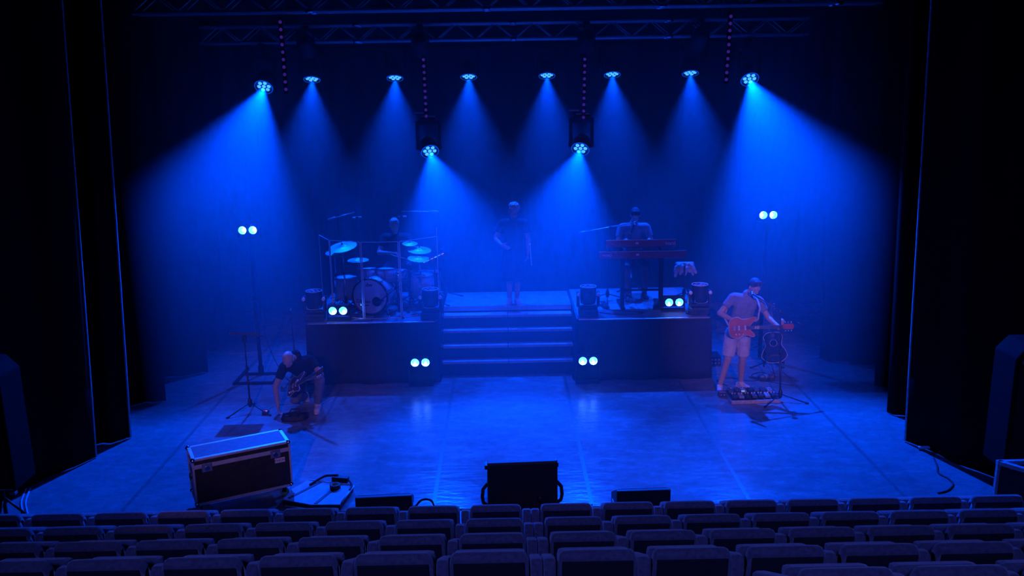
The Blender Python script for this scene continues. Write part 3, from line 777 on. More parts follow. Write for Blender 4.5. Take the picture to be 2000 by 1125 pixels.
def stool(label, x, y, h, z=PH):
    t = thing('stool', label, 'stool', (x, y, z), group='players\' stools'); tripod(t, r=.26, hub=.2)
    MB().cyl((0, 0, .2), (0, 0, h - .07), .016).build('post', STEEL, t)
    MB().lathe([(.15, h - .08), (.17, h - .06), (.17, h - .02), (.15, h), (0, h)], n=24).build('seat', mat('stool_vinyl', (.02, .02, .022), .5), t)
stool('round black drum stool under the drummer', -1.86, 14.86, .50)
stool('round black stool under the keyboard player', 2.18, 14.78, .60)

# clear drum shield
def shield():
    t = thing('drum_shield', 'folding clear acrylic screen standing around the drum kit', 'screen', (-2.05, 13.5, DZ))
    CL = mat_clear('clear_acrylic', (.93, .96, 1.0), .04); ED = mat('acrylic_edge', (.70, .74, .78), .35, var=.05)
    O = V((-2.05, 13.5, 0)); P = [V((-3.07, 14.2, 0)), V((-2.80, 13.66, 0)), V((-2.265, 13.42, 0)), V((-1.665, 13.42, 0)), V((-1.10, 13.86, 0))]
    P = [p - O for p in P]; H = 1.24
    for i in range(4):
        a, b = P[i], P[i + 1]; d = (b - a).normalized(); a2, b2 = a + d * .016, b - d * .016; c = (a2 + b2) / 2; L = (b2 - a2).length
        R = Matrix.Rotation(math.atan2(d.y, d.x), 3, 'Z')
        pn = MB().box(c + V((0, 0, H / 2)), (L, .006, H), R).build('panel', CL, t)
        MB().box(c + V((0, 0, H)), (L, .008, .009), R).build('top_edge', ED, pn)
        MB().box(c + V((0, 0, .006)), (L, .012, .012), R).build('bottom_edge', ED, pn)
    for i, p in enumerate(P):
        hs = MB()
        if 0 < i < 4:
            for s in (-1, 1):
                d = ((P[i + 1] - p) if s > 0 else (P[i - 1] - p)).normalized(); hs.box(p + d * .013 + V((0, 0, H / 2)), (.016, .009, H), Matrix.Rotation(math.atan2(d.y, d.x), 3, 'Z'))
        else: hs.box(p + V((0, 0, H / 2 + (.07 if i == 4 else 0))), (.012 if i else .006, .009, H + (.14 if i == 4 else 0)))
        hs.build('hinge_strip', ED, t)
shield()
# drum microphones
mic_stand('short stand whose boom reaches the bass drum port', (-1.72, 13.60, DZ), (-1.76, 13.58, DZ + .48), ((-1.68, 13.58, DZ + .52), (-2.02, 13.50, DZ + .27)), r=.2, rot=.9)
microphone('microphone at the bass drum port hole', (-2.04, 13.50, DZ + .26), (-.8, .3, -.3), False, BLACKMET)
LITM = mat('satin_tube', (.5, .5, .52), .4, .8)
mic_stand('tall stand whose boom hangs over the left of the kit', (-2.80, 14.62, DZ), (-2.76, 14.3, 2.545), ((-2.88, 14.1, 2.51), (-2.43, 14.0, 2.63)), metal=LITM)
microphone('pale overhead microphone above the left cymbals', (-2.37, 14.0, 2.55), (1, 0, .1), False, LITM)
mic_stand('tall stand whose boom hangs over the right of the kit', (-1.05, 14.70, DZ), (-1.10, 14.3, 2.61), ((-1.08, 14.1, 2.608), (-1.68, 14.1, 2.62)), metal=LITM)
microphone('pale overhead microphone above the drummer', (-1.70, 14.1, 2.535), (-1, 0, 0), False, LITM)

# ------------------------------------------------------------------ keyboards
REDK = mat('keyboard_red', (0.30, 0.035, 0.08), 0.35, var=0.1, coat=.3)
KWHITE = mat('key_white', (0.8, 0.8, 0.78), 0.3, var=.03); KBLACK = mat('key_black', (.015, .015, .015), .3)
PRINT = mat('print_pale', (.75, .70, .78), .5)
def keyboard(label, c, w_, d_, h_, tilt, lettering, lx, cheeks=False):
    t = thing('keyboard', label, 'keyboard', c, 0, 'keyboards on the two-tier stand', rot=(tilt, 0, 0))
    MB().box((0, 0, h_ / 2), (w_, d_, h_), None, .008).build('body', REDK, t)
    MB().box((0, -d_ / 2 + .01, h_ + .004), (w_, .02, .012), None, .003).build('rear_edge', ALU, t)
    n = int((w_ - .16) / .0235); x0 = -n * .0235 / 2 + .03
    for i in range(n):
        MB().box((x0 + i * .0235 + .0118, d_ / 2 - .075, h_ + .006), (.0222, .145, .014)).build('white_key', KWHITE, t)
        if i % 7 in (0, 1, 3, 4, 5): MB().box((x0 + i * .0235 + .0235, d_ / 2 - .10, h_ + .017), (.012, .09, .014)).build('black_key', KBLACK, t)
    MB().box((0, -.03, h_ + .003), (w_ * .92, .09, .006)).build('control_panel', REDK, t)
    for i in range(14): MB().cyl((-w_ * .42 + i * w_ * .06, -.03, h_ + .004), (-w_ * .42 + i * w_ * .06, -.03, h_ + .022), .008, n=8).build('knob', BLACKMET, t)
    # rear sockets and printed marks
    for k, x in enumerate((-.42, -.36, -.30, -.24, .0, .06, .12, .28)):
        MB().cyl((x * w_, -d_ / 2 - .003, h_ * .5), (x * w_, -d_ / 2 + .004, h_ * .5), .008, n=10).build('socket', BLACKMET if k % 2 else STEEL, t)
    MB().box((-.06 * w_, -d_ / 2 - .002, h_ * .55), (.05, .003, h_ * .3)).build('rating_plate', PRINT, t)
    text('lettering', lettering[0], lettering[1], PRINT, t, M4((lx, -d_ / 2 - .003, h_ * .48), (1, 0, 0), (.25 if cheeks else 0, 0, 1)))
    if cheeks:
        for s in (-1, 1): MB().box((s * (w_ / 2 - .07), -.0, h_ + .006), (.13, d_ * .95, .012), None, .004).build('end_block', ALU, t)
    return t
KX = 2.20
keyboard('upper red keyboard on the two-tier stand', (KX, 13.98, 1.975), 1.14, .30, .11, -.26, ('nord', .085), .47)
keyboard('lower, wider red keyboard on the two-tier stand', (2.22, 13.94, 1.80), 1.42, .32, .11, -.22, ('NORD', .055), -.58, True)
def keyboard_stand():
    t = thing('keyboard_stand', 'black two-tier keyboard stand with two uprights', 'stand', (KX, 13.95, PH))
    for x in (-.30, .33):
        MB().box((x, -.12, .48), (.07, .05, .90), None, .01).build('upright', BLACKMET, t)
        MB().box((x, .05, .02), (.07, .62, .04), None, .01).build('foot', BLACKMET, t)
        for z in (.775, .95): MB().box((x, .05, z), (.04, .34, .03), None, .006).build('tier_arm', BLACKMET, t)
    MB().cyl((-.30, -.12, .30), (.33, -.12, .30), .018).build('cross_brace', BLACKMET, t)
keyboard_stand()
mic_stand('stand whose pale boom reaches across to the keyboard player', (1.72, 14.35, PH), (1.74, 14.2, 2.28), ((1.22, 14.15, 2.21), (2.12, 14.25, 2.345)), metal=LITM)
microphone('vocal microphone at the keyboard player\'s mouth', (2.15, 14.27, 2.33), (.35, .35, .75))
def pedal(label, x, y, rz=0.0):
    t = thing('foot_pedal', label, 'pedal', (x, y, PH), rz, 'foot pedals under the keyboards')
    MB().box((0, 0, .015), (.1, .24, .03), None, .006).build('base', BLACKMET, t)
    MB().box((0, 0, .055), (.085, .22, .018), Matrix.Rotation(.2, 3, 'X'), .005).build('treadle', RUBBER, t)
pedal('foot pedal under the left of the keyboards', 1.62, 13.9, .2); pedal('foot pedal under the right of the keyboards', 2.45, 13.78, -.2)
cable('floor_cable', 'looped cable at the front of the keyboard platform', [(1.5, 13.55, PH + .008), (1.7, 13.42, PH + .008), (2.0, 13.40, PH + .008), (2.2, 13.5, PH + .008), (1.95, 13.6, PH + .008), (1.7, 13.7, PH + .008), (1.62, 13.75, PH + .008)])
cable('floor_cable', 'cable tangle beside the lamp on the keyboard platform', [(2.95, 13.3, PH + .008), (2.86, 13.38, PH + .012), (2.95, 13.42, PH + .02), (3.0, 13.33, PH + .028), (2.88, 13.30, PH + .036), (2.84, 13.4, PH + .04), (2.93, 13.44, PH + .03), (2.8, 13.6, PH + .008)], .008)
JK = []
def jacket_stand():
    t = thing('coat_stand', 'slim stand at the right of the keyboards', 'stand', (3.02, 14.35, PH)); tripod(t, r=.2)
    MB().cyl((0, 0, .1), (0, 0, .62), .01).build('pole', BLACKMET, t)
    MB().cyl((-.14, 0, .62), (.14, 0, .62), .009).build('cross_bar', STEEL, t)
    j = thing('jacket', 'crumpled pale cloth hung over the slim stand by the keyboards', 'cloth', (3.02, 14.35, PH + .45))
    JK.append(j)
jacket_stand()

# ------------------------------------------------------------------ left of stage: music stand, tall lamp stand
def music_stand():
    t = thing('music_stand', 'black tripod music stand with its desk tipped flat', 'music stand', (-3.75, 11.98, 0))
    tripod(t, r=.34, rot=-2.5, hub=.13)
    MB().cyl((0, 0, .1), (0, 0, .7), .013).build('lower_tube', BLACKMET, t); MB().cyl((0, 0, .65), (0, 0, 1.13), .009).build('upper_tube', BLACKMET, t)
    MB().cyl((0, 0, .67), (0, 0, .73), .018).build('height_clutch', BLACKMET, t)
    MB().box((0, 0, 1.12), (.06, .06, .08), None, .01).build('desk_joint', BLACKMET, t)
    R = Matrix.Rotation(.05, 3, 'Y') @ Matrix.Rotation(-.36, 3, 'X')
    dk = MB().box((.04, .0, 1.175), (.42, .28, .012), R, .004).build('desk', mat('desk_black', (.05, .05, .055), .4), t)
    MB().box(V((.04, 0, 1.175)) + R @ V((0, -.135, .014)), (.42, .012, .03), R).build('ledge', BLACKMET, dk)
music_stand()
def lamp_stand(label, x, y, h, plate):
    t = thing('lamp_stand', label, 'light stand', (x, y, 0), group='tall lamp stands')
    if plate:
        MB().box((-.30, 0, .02), (.05, .75, .04), None, .008).build('base_beam', MATTE, t); MB().box((.32, 0, .02), (.05, .75, .04), None, .008).build('base_beam', MATTE, t)
        MB().box((0, -.36, .02), (.66, .05, .04), None, .008).build('base_beam', MATTE, t); MB().box((0, .1, .02), (.66, .05, .04), None, .008).build('base_beam', MATTE, t)
        MB().cyl((0, .1, .03), (0, .1, .16), .045).build('pole_socket', MATTE, t)
        yb = .1
    else:
        tripod(t, r=.45, hub=.2); yb = 0
    MB().cyl((0, yb, .03), (0, yb, 1.3), .03).build('lower_tube', MATTE, t); MB().cyl((0, yb, 1.25), (0, yb, h), .022).build('upper_tube', MATTE, t)
    MB().cyl((0, yb, 1.26), (0, yb, 1.34), .04).build('height_clutch', MATTE, t)
    return t
lamp_stand('tall black lamp stand on a flat frame base at the left', -4.06, 13.605, 2.43 - .137, True)
lamp_stand('tall black lamp stand at the right, behind the guitars', 4.29, 14.105, 2.47 - .137, False)
cable('lamp_cable', 'thin cable hanging from the left lamp stand', [(-4.03, 13.66, 2.1), (-3.98, 13.62, 1.7), (-3.96, 13.6, 1.25), (-3.85, 13.5, .6), (-3.6, 13.3, .15), (-3.4, 13.2, .01), (-3.25, 13.1, .008)])
mic_stand('low stand behind the crouching man, beside the drum platform', (-3.50, 13.75, 0), (-3.46, 13.55, 1.12), None, r=.22)
microphone('small microphone on the low stand beside the drum platform', (-3.455, 13.53, 1.15), (.3, -.5, .5), True)
cable('floor_cable', 'long thin cable running along the floor behind the left stand', [(-5.0, 14.9, .008), (-4.4, 14.95, .008), (-3.9, 14.9, .008), (-3.3, 14.92, .008)], .012, mat('grey_cable', (.2, .2, .22), .5))
# ------------------------------------------------------------------ people
def cap(mb, a, b, ra, rb=None, flat=1.0, side=None, n=14, end=3, flat_ends=False):
    """tapered capsule; cross-section radius r along side, r*flat across it"""
    a, b = V(a), V(b); rb = ra if rb is None else rb; z = b - a
    if z.length < 1e-5: z = V((0, 0, 1e-4))
    L = z.length; z.normalize()
    s = V(side) if side is not None else (V((1, 0, 0)) if abs(z.x) < .9 else V((0, 1, 0)))
    x = (s - z * s.dot(z)).normalized(); y = z.cross(x)
    rings = []
    if flat_ends: rings = [(0, ra * .9), (0.012, ra), (L - .012, rb), (L, rb * .9)]
    else:
        for k in range(end): t = PI / 2 * (1 - k / end); rings.append((-ra * math.sin(t), max(ra * math.cos(t), ra * .05)))
        rings += [(0, ra), (L, rb)]
        for k in range(1, end + 1): t = PI / 2 * k / end; rings.append((L + rb * math.sin(t), max(rb * math.cos(t), rb * .05)))
    vs = []
    for h, r in rings:
        for i in range(n): t = 2 * PI * i / n; vs.append(a + z * h + x * (math.cos(t) * r) + y * (math.sin(t) * r * flat))
    m = len(rings)
    fs = [(j * n + i, j * n + (i + 1) % n, (j + 1) * n + (i + 1) % n, (j + 1) * n + i) for j in range(m - 1) for i in range(n)]
    fs += [tuple(range(n - 1, -1, -1)), tuple((m - 1) * n + i for i in range(n))]
    mb.add(vs, fs, True)

def blob(name, mb, m, parent, voxel=.009, it=3):
    me = mb.mesh('tmp'); o = bpy.data.objects.new('tmp', me); COL.objects.link(o)
    r = o.modifiers.new('r', 'REMESH'); r.mode = 'VOXEL'; r.voxel_size = voxel; r.use_smooth_shade = True
    s = o.modifiers.new('s', 'SMOOTH'); s.factor = .5; s.iterations = it
    dg = bpy.context.evaluated_depsgraph_get(); dg.update()
    nm = bpy.data.meshes.new_from_object(o.evaluated_get(dg)); nm.name = name
    bpy.data.objects.remove(o); bpy.data.meshes.remove(me)
    nm.materials.clear(); nm.materials.append(m)
    nm.polygons.foreach_set('use_smooth', [True] * len(nm.polygons))
    ob = bpy.data.objects.new(name, nm); COL.objects.link(ob); ob.parent = parent
    return ob

def hand(mb, w_, d, palm, curl, k=1.0, lateral=None):
    """palm and five fingers from wrist w_ along d; palm: normal the fingers curl towards"""
    w_, d, palm = V(w_), V(d).normalized(), V(palm); palm = (palm - d * palm.dot(d)).normalized(); lat = d.cross(palm).normalized()
    if lateral: lat = lat * lateral
    cap(mb, w_ - d * .02, w_ + d * .075 * k, .027, .037, .5, lat)
    for i, (o_, L) in enumerate(((-.030, .062), (-.010, .074), (.010, .070), (.029, .056))):
        p = w_ + d * .088 * k + lat * o_; c0 = curl * .6; c1 = curl * 1.5
        d1 = d * math.cos(c0) + palm * math.sin(c0); d2 = d * math.cos(c1) + palm * math.sin(c1)
        q = p + d1 * L * .55; cap(mb, p - d * .015, q, .0105, .0098, 1, None, 8, 2); cap(mb, q, q + d2 * L * .5, .0098, .0085, 1, None, 8, 2)
    p = w_ + d * .02 - lat * .03; dt = (d * .75 - lat * .6 + palm * .35).normalized()
    q = p + dt * .045; cap(mb, p, q, .013, .0115, 1, None, 8, 2); cap(mb, q, q + (dt + palm * .5 * curl + d * .3).normalized() * .032, .0112, .0095, 1, None, 8, 2)

def head(mb, c, f, up, neck, bald=True):
    c, f = V(c), V(f).normalized(); up = V(up); up = (up - f * up.dot(f)).normalized(); x = up.cross(f).normalized()
    R = Matrix((x, f, up)).transposed()
    P = lambda a, b, z: c + R @ V((a, b, z))
    mb.ball(P(0, -.012, .025), (.076, .096, .092), 20, 14, R)
    mb.ball(P(0, .018, -.035), (.060, .070, .082), 18, 12, R)          # face and jaw
    mb.ball(P(0, .048, -.098), (.030, .026, .022), 12, 8, R)           # chin
    cap(mb, P(0, .088, .005), P(0, .105, -.036), .009, .014)           # nose
    cap(mb, P(-.036, .076, .022), P(.036, .076, .022), .012)           # brow
    for s in (-1, 1):
        mb.ball(P(s * .032, .073, .003), (.014, .012, .009), 10, 6, R)  # eyes in their sockets
        mb.ball(P(s * .078, -.008, -.012), (.010, .020, .032), 10, 8, R)
        mb.ball(P(s * .045, .048, -.03), (.022, .025, .022), 10, 8, R)
    cap(mb, P(-.02, .082, -.066), P(.02, .082, -.066), .008)            # mouth
    cap(mb, neck, P(0, -.02, -.06), .055, .052)
    return R

def hair_cap(mb, c, R, kind):
    c = V(c); P = lambda a, b, z: c + R @ V((a, b, z))
    mb.ball(P(0, -.022, .042), (.084, .098, .090), 20, 14, R)
    mb.ball(P(0, -.06, -.01), (.074, .058, .072), 16, 10, R)
    if kind == 'curly':
        rr = random.Random(3)
        for i in range(60):
            a = rr.uniform(0, 2 * PI); e = rr.uniform(.0, 1.5)
            mb.ball(P(.088 * math.cos(e) * math.cos(a), -.022 + .1 * math.cos(e) * math.sin(a) - .01, .045 + .095 * math.sin(e)), rr.uniform(.016, .026), 8, 6)
    else:
        for s in (-.04, 0, .04): cap(mb, P(s, .03, .108), P(s * 1.2, .066, .078), .02, .012)

SKIN = mat('skin', (0.50, 0.30, 0.24), 0.5, var=.08, vscale=30)
def cloth(name, col): return mat(name, col, .9, var=.18, vscale=14, bump=.5, bscale=28, spec=.2)

def person(label, root, J, sty):
    """J: joints in world coordinates (viewer's left is l). One continuous body; clothes, shoes and hair are parts."""
    root = V(root); t = thing('person', label, 'person', root)
    q = {k: (V(v) - root if k not in ('face', 'up', 'toe_l', 'toe_r', 'hand_l', 'hand_r', 'palm_l', 'palm_r') else V(v)) for k, v in J.items()}
    S = (q['sh_r'] - q['sh_l']).normalized(); HP = (q['hip_r'] - q['hip_l']).normalized()
    pel = (q['hip_l'] + q['hip_r']) / 2; ch = (q['sh_l'] + q['sh_r']) / 2; fwd = q.get('front', None)
    spine = (ch - pel); mid = pel.lerp(ch, .5) + (q['bow'] - V((0, 0, 0)) + root if 'bow' in q else V((0, 0, 0)))
    g = sty.get('girth', 1.0)
    def torso(mb, e=0.0, top=1.0, low=0.0):
        a = pel.lerp(ch, low)
        cap(mb, q['hip_l'].lerp(q['hip_r'], .15) if low == 0 else a - S * .03, q['hip_r'].lerp(q['hip_l'], .15) if low == 0 else a + S * .03, .105 * g + e, None, .95, V((0, 0, 1)))
        cap(mb, a, mid, .145 * g + e, .140 * g + e, .72, S); cap(mb, mid, pel.lerp(ch, .86), .140 * g + e, .155 * g + e, .68, S)
        cap(mb, q['sh_l'].lerp(ch, .12), q['sh_r'].lerp(ch, .12), .066 * g + e, None, 1, spine)
        cap(mb, pel.lerp(ch, .85) - S * .075, pel.lerp(ch, .85) + S * .075, .085 * g + e)
        cap(mb, ch, q['neck'], .075 + e, .058 + e * .7, .9, S)
    b = MB(); torso(b)
    R = head(b, q['head'], q['face'], q['up'], q['neck'] - spine.normalized() * .03)
    for s in 'lr':
        cap(b, q['sh_' + s], q['el_' + s], .052, .041); cap(b, q['el_' + s], q['wr_' + s], .041, .028)
        m_ = q['el_' + s].lerp(q['wr_' + s], .28); cap(b, q['el_' + s].lerp(q['wr_' + s], .12), m_, .043, .042)
        hand(b, q['wr_' + s], q['hand_' + s], q['palm_' + s], sty.get('curl_' + s, .7), lateral=-1 if s == 'l' else 1)
        cap(b, q['hip_' + s], q['kn_' + s], .088 * g, .058); cap(b, q['kn_' + s], q['an_' + s], .056, .038)
        kn, an = q['kn_' + s], q['an_' + s]; back = -V(q['toe_' + s]).normalized()
        cap(b, kn.lerp(an, .18) + back * .018, kn.lerp(an, .42) + back * .018, .052, .046)
        to = V(q['toe_' + s]).normalized(); dn = V((0, 0, -.045)) if 'down_' + s not in sty else V(sty['down_' + s])
        cap(b, an + dn, an + dn + to * .12, .036, .034, .7, to.cross(V((0, 0, 1))))
    blob('body', b, SKIN, t)
    # clothes
    sm = cloth(*sty['shirt']); sh = MB(); e = .018
    torso(sh, e, low=sty.get('hem', .0))
    if sty.get('hem', 0) <= .12:
        cap(sh, pel.lerp(ch, sty.get('hem', 0)) , pel.lerp(ch, .25), .150 * g + e, .145 * g + e, .8, S, flat_ends=True)
    for s in 'lr':
        k = sty.get('sleeve', .58); cap(sh, q['sh_' + s], q['sh_' + s].lerp(q['el_' + s], k), .068 + .0, .066, flat_ends=False, end=2) if k < .3 else cap(sh, q['sh_' + s].lerp(q['el_' + s], -.08), q['sh_' + s].lerp(q['el_' + s], k), .072, .064, flat_ends=True)
    blob('shirt', sh, sm, t, .010, 3)
    if sty.get('skirt'):
        sk = MB(); kn = (q['kn_l'] + q['kn_r']) / 2
        cap(sk, pel + V((0, 0, .12)), kn + V((0, 0, -.02)), .165 * g, .20, .80, S, flat_ends=True)
        blob('skirt', sk, cloth(*sty['skirt']), t, .011, 3)
    if sty.get('legs'):
        L_ = sty['legs']; lm = cloth(L_[0], L_[1]); tr = MB()
        cap(tr, q['hip_l'].lerp(q['hip_r'], .1), q['hip_r'].lerp(q['hip_l'], .1), .118 * g)
        cap(tr, pel, pel.lerp(ch, .18), .148 * g, .146 * g, .78, S, flat_ends=True)
        for s in 'lr':
            if L_[2] == 'shorts':
                kk = q['hip_' + s].lerp(q['kn_' + s], .86); cap(tr, q['hip_' + s], kk, .108 * g, .098, flat_ends=True); cap(tr, q['hip_' + s], q['hip_' + s].lerp(kk, .5), .105 * g, .1)
            else:
                cap(tr, q['hip_' + s], q['kn_' + s], .104 * g, .078); cap(tr, q['kn_' + s], q['an_' + s].lerp(q['kn_' + s], .06), .076, .058, flat_ends=True); cap(tr, q['kn_' + s], q['kn_' + s].lerp(q['an_' + s], .4), .077, .068)
        blob('shorts' if L_[2] == 'shorts' else 'trousers', tr, lm, t, .010, 3)
    for s in 'lr':
        so = MB(); an = q['an_' + s]; to = V(q['toe_' + s]).normalized(); lat = to.cross(V((0, 0, 1))).normalized()
        dn = V((0, 0, -.045)) if 'down_' + s not in sty else V(sty['down_' + s]); h0 = an + dn
        cap(so, h0 - to * .045, h0 + to * .15, .046, .042, .78, lat); cap(so, h0 + V((0, 0, -.012)) - to * .05, h0 + V((0, 0, -.016)) + to * .165, .044, .043, .55, lat)
        cap(so, an + dn * .2, h0 + to * .05, .046, .044)
        o = blob('shoe', so, cloth(*sty['shoe']), t, .008, 3)
        sl = MB(); cap(sl, h0 + V((0, 0, -.038)) - to * .06, h0 + V((0, 0, -.040)) + to * .175, .042, .041, .22, lat); blob('sole', sl, mat('shoe_sole', (.75, .74, .74), .6), o, .006, 1)
        for k in range(4):
            p = h0 + to * (.045 + .025 * k) + V((0, 0, .036 - .004 * k)); MB().tube([p - lat * .02, p + V((0, 0, .006)), p + lat * .02], .004, 6).build('lace', mat('lace_white', (.8, .8, .8), .7), o)
    if sty.get('hair'):
        hb = MB(); hair_cap(hb, q['head'], R, sty.get('hairkind', 'short')); blob('hair', hb, mat(sty['hair'][0], sty['hair'][1], .7, bump=.6, bscale=90), t, .008, 1)
    return t

# crumpled jacket on the slim stand
def jacket():
    b = MB(); rr = random.Random(5)
    for i in range(16):
        x = -.15 + .3 * rr.random(); z = .10 + .08 * rr.random() - abs(x) * .25; a = V((x, rr.uniform(-.05, .02), z)); cap(b, a, a + V((rr.uniform(-.05, .05), rr.uniform(-.03, .02), -rr.uniform(.03, .13))), rr.uniform(.025, .04), rr.uniform(.015, .03), 1, None, 8, 2)
    cap(b, (-.13, 0, .17), (.13, 0, .17), .03)
    cap(b, (.12, -.02, .14), (.18, -.05, .02), .035, .025); cap(b, (-.12, -.02, .13), (-.16, -.04, -.04), .03, .022)
    blob('jacket_cloth', b, mat('pale_cloth', (.5, .5, .52), .9), JK[0], .008, 2)
jacket()
DARKT = ('dark_tshirt', (.030, .030, .036)); WHITE_SHOE = ('white_canvas', (.68, .62, .66))
person('person standing at the head of the stairs in a dark T-shirt and skirt, head bowed', (.12, 14.38, .967), dict(
    head=(.15, 14.28, 2.555), face=(-.05, -.85, -.5), up=(0, -.4, 1), neck=(.145, 14.37, 2.42),
    sh_l=(-.045, 14.38, 2.345), sh_r=(.335, 14.38, 2.345), el_l=(-.155, 14.36, 2.10), wr_l=(-.06, 14.17, 2.02), hand_l=(.6, -.45, -.25), palm_l=(.2, .6, .1),
    el_r=(.385, 14.40, 2.08), wr_r=(.375, 14.34, 1.85), hand_r=(-.05, -.1, -1), palm_r=(-1, 0, 0),
    hip_l=(.045, 14.39, 1.80), hip_r=(.215, 14.39, 1.80), kn_l=(.06, 14.36, 1.40), kn_r=(.20, 14.36, 1.40), an_l=(.06, 14.38, 1.06), an_r=(.185, 14.38, 1.06),
    toe_l=(-.22, -1, 0), toe_r=(.22, -1, 0)),
    dict(shirt=DARKT, skirt=('dark_skirt', (.028, .028, .034)), shoe=WHITE_SHOE, hair=('hair_pale', (.42, .40, .38)), hairkind='curly', girth=1.05, hem=0.05))
def folder():
    t = thing('folder', 'flat pale folder held at the singer\'s side', 'folder', (.425, 14.33, 1.70))
    MB().box((0, 0, .13), (.012, .20, .36), Matrix.Rotation(-.06, 3, 'Y'), .003).build('cover', mat('folder_white', (.8, .8, .82), .5), t)
    MB().box((-.002, .004, .13), (.016, .19, .34), Matrix.Rotation(-.06, 3, 'Y')).build('sheets', mat('paper', (.75, .75, .75), .7), t)
folder()
person('person seated at the drums in a dark T-shirt, arm across the kit', (-1.86, 14.80, PH), dict(
    head=(-1.865, 14.56, 2.315), face=(.12, -.9, -.35), up=(0, -.2, 1), neck=(-1.865, 14.66, 2.17),
    sh_l=(-2.07, 14.67, 2.09), sh_r=(-1.66, 14.67, 2.09), el_l=(-2.14, 14.52, 1.86), wr_l=(-1.90, 14.33, 1.89), hand_l=(.85, -.35, .05), palm_l=(0, 0, -1),
    el_r=(-1.52, 14.62, 1.85), wr_r=(-1.55, 14.40, 1.83), hand_r=(.1, -.9, .05), palm_r=(0, 0, -1),
    hip_l=(-1.95, 14.82, 1.60), hip_r=(-1.77, 14.82, 1.60), kn_l=(-2.10, 14.50, 1.50), kn_r=(-1.60, 14.48, 1.50), an_l=(-2.12, 14.42, 1.10), an_r=(-1.60, 14.36, 1.10),
    toe_l=(-.1, -1, 0), toe_r=(.1, -1, 0)),
    dict(shirt=DARKT, legs=('dark_jeans', (.05, .055, .075), 'long'), shoe=('dark_trainer', (.06, .06, .065)), hair=('hair_cropped_grey', (.30, .28, .27)), curl_l=1.0, curl_r=1.0))
def stick(label, a, b):
    a, b = V(a), V(b); t = thing('drumstick', label, 'drumstick', a, group='drumsticks'); d = b - a
    MB().cyl((0, 0, 0), d * .8, .0075, .0075, 8).build('shaft', mat('hickory', (.6, .45, .28), .5), t); MB().cyl(d * .8, d * .96, .0075, .0035, 8).build('taper', mat('hickory', (0, 0, 0)), t); MB().ball(d * .98, .0055, 8, 6).build('tip', mat('hickory', (0, 0, 0)), t)
stick('drumstick in the drummer\'s near hand', (-1.92, 14.28, 1.875), (-1.55, 14.12, 1.80)); stick('drumstick in the drummer\'s far hand', (-1.53, 14.36, 1.80), (-1.62, 14.02, 1.76))
person('person seated behind the keyboards in a grey T-shirt, looking down', (2.19, 14.74, PH), dict(
    head=(2.195, 14.50, 2.43), face=(-.05, -.8, -.55), up=(0, -.3, 1), neck=(2.19, 14.62, 2.29),
    sh_l=(1.975, 14.63, 2.20), sh_r=(2.41, 14.63, 2.20), el_l=(1.90, 14.52, 1.93), wr_l=(2.02, 14.30, 2.05), hand_l=(.1, -1, .0), palm_l=(0, 0, -1),
    el_r=(2.49, 14.52, 1.93), wr_r=(2.40, 14.30, 2.05), hand_r=(-.1, -1, .0), palm_r=(0, 0, -1),
    hip_l=(2.10, 14.75, 1.70), hip_r=(2.28, 14.75, 1.70), kn_l=(2.03, 14.37, 1.58), kn_r=(2.36, 14.40, 1.57), an_l=(2.05, 14.28, 1.10), an_r=(2.36, 14.45, 1.10),
    toe_l=(-.1, -1, 0), toe_r=(.1, -1, 0)),
    dict(shirt=('grey_tshirt', (.22, .22, .25)), legs=('grey_jeans', (.13, .135, .16), 'long'), shoe=('dark_trainer', (.06, .06, .065)), hair=('hair_dark', (.035, .028, .025)), curl_l=.4, curl_r=.4))
person('person in a grey T-shirt and pale shorts playing a red electric guitar', (3.44, 12.52, 0), dict(
    head=(3.635, 12.36, 1.665), face=(.30, -.85, -.50), up=(.15, -.2, 1), neck=(3.56, 12.46, 1.535),
    sh_l=(3.36, 12.50, 1.475), sh_r=(3.74, 12.44, 1.425), el_l=(3.165, 12.46, 1.25), wr_l=(3.40, 12.24, 1.155), hand_l=(.85, -.15, -.30), palm_l=(0, .9, -.2),
    el_r=(3.86, 12.36, 1.19), wr_r=(3.97, 12.16, 1.10), hand_r=(.35, -.25, .75), palm_r=(-.5, .75, 0),
    hip_l=(3.375, 12.52, .93), hip_r=(3.555, 12.52, .93), kn_l=(3.315, 12.48, .52), kn_r=(3.56, 12.54, .50), an_l=(3.225, 12.52, .10), an_r=(3.58, 12.66, .10),
    toe_l=(-.22, -1, 0), toe_r=(.55, -1, 0)),
    dict(shirt=('heather_tshirt', (.24, .24, .28)), legs=('pale_shorts', (.55, .47, .46), 'shorts'), shoe=WHITE_SHOE, hair=('hair_dark', (.035, .028, .025)), hem=.28, curl_l=.9, curl_r=1.1))
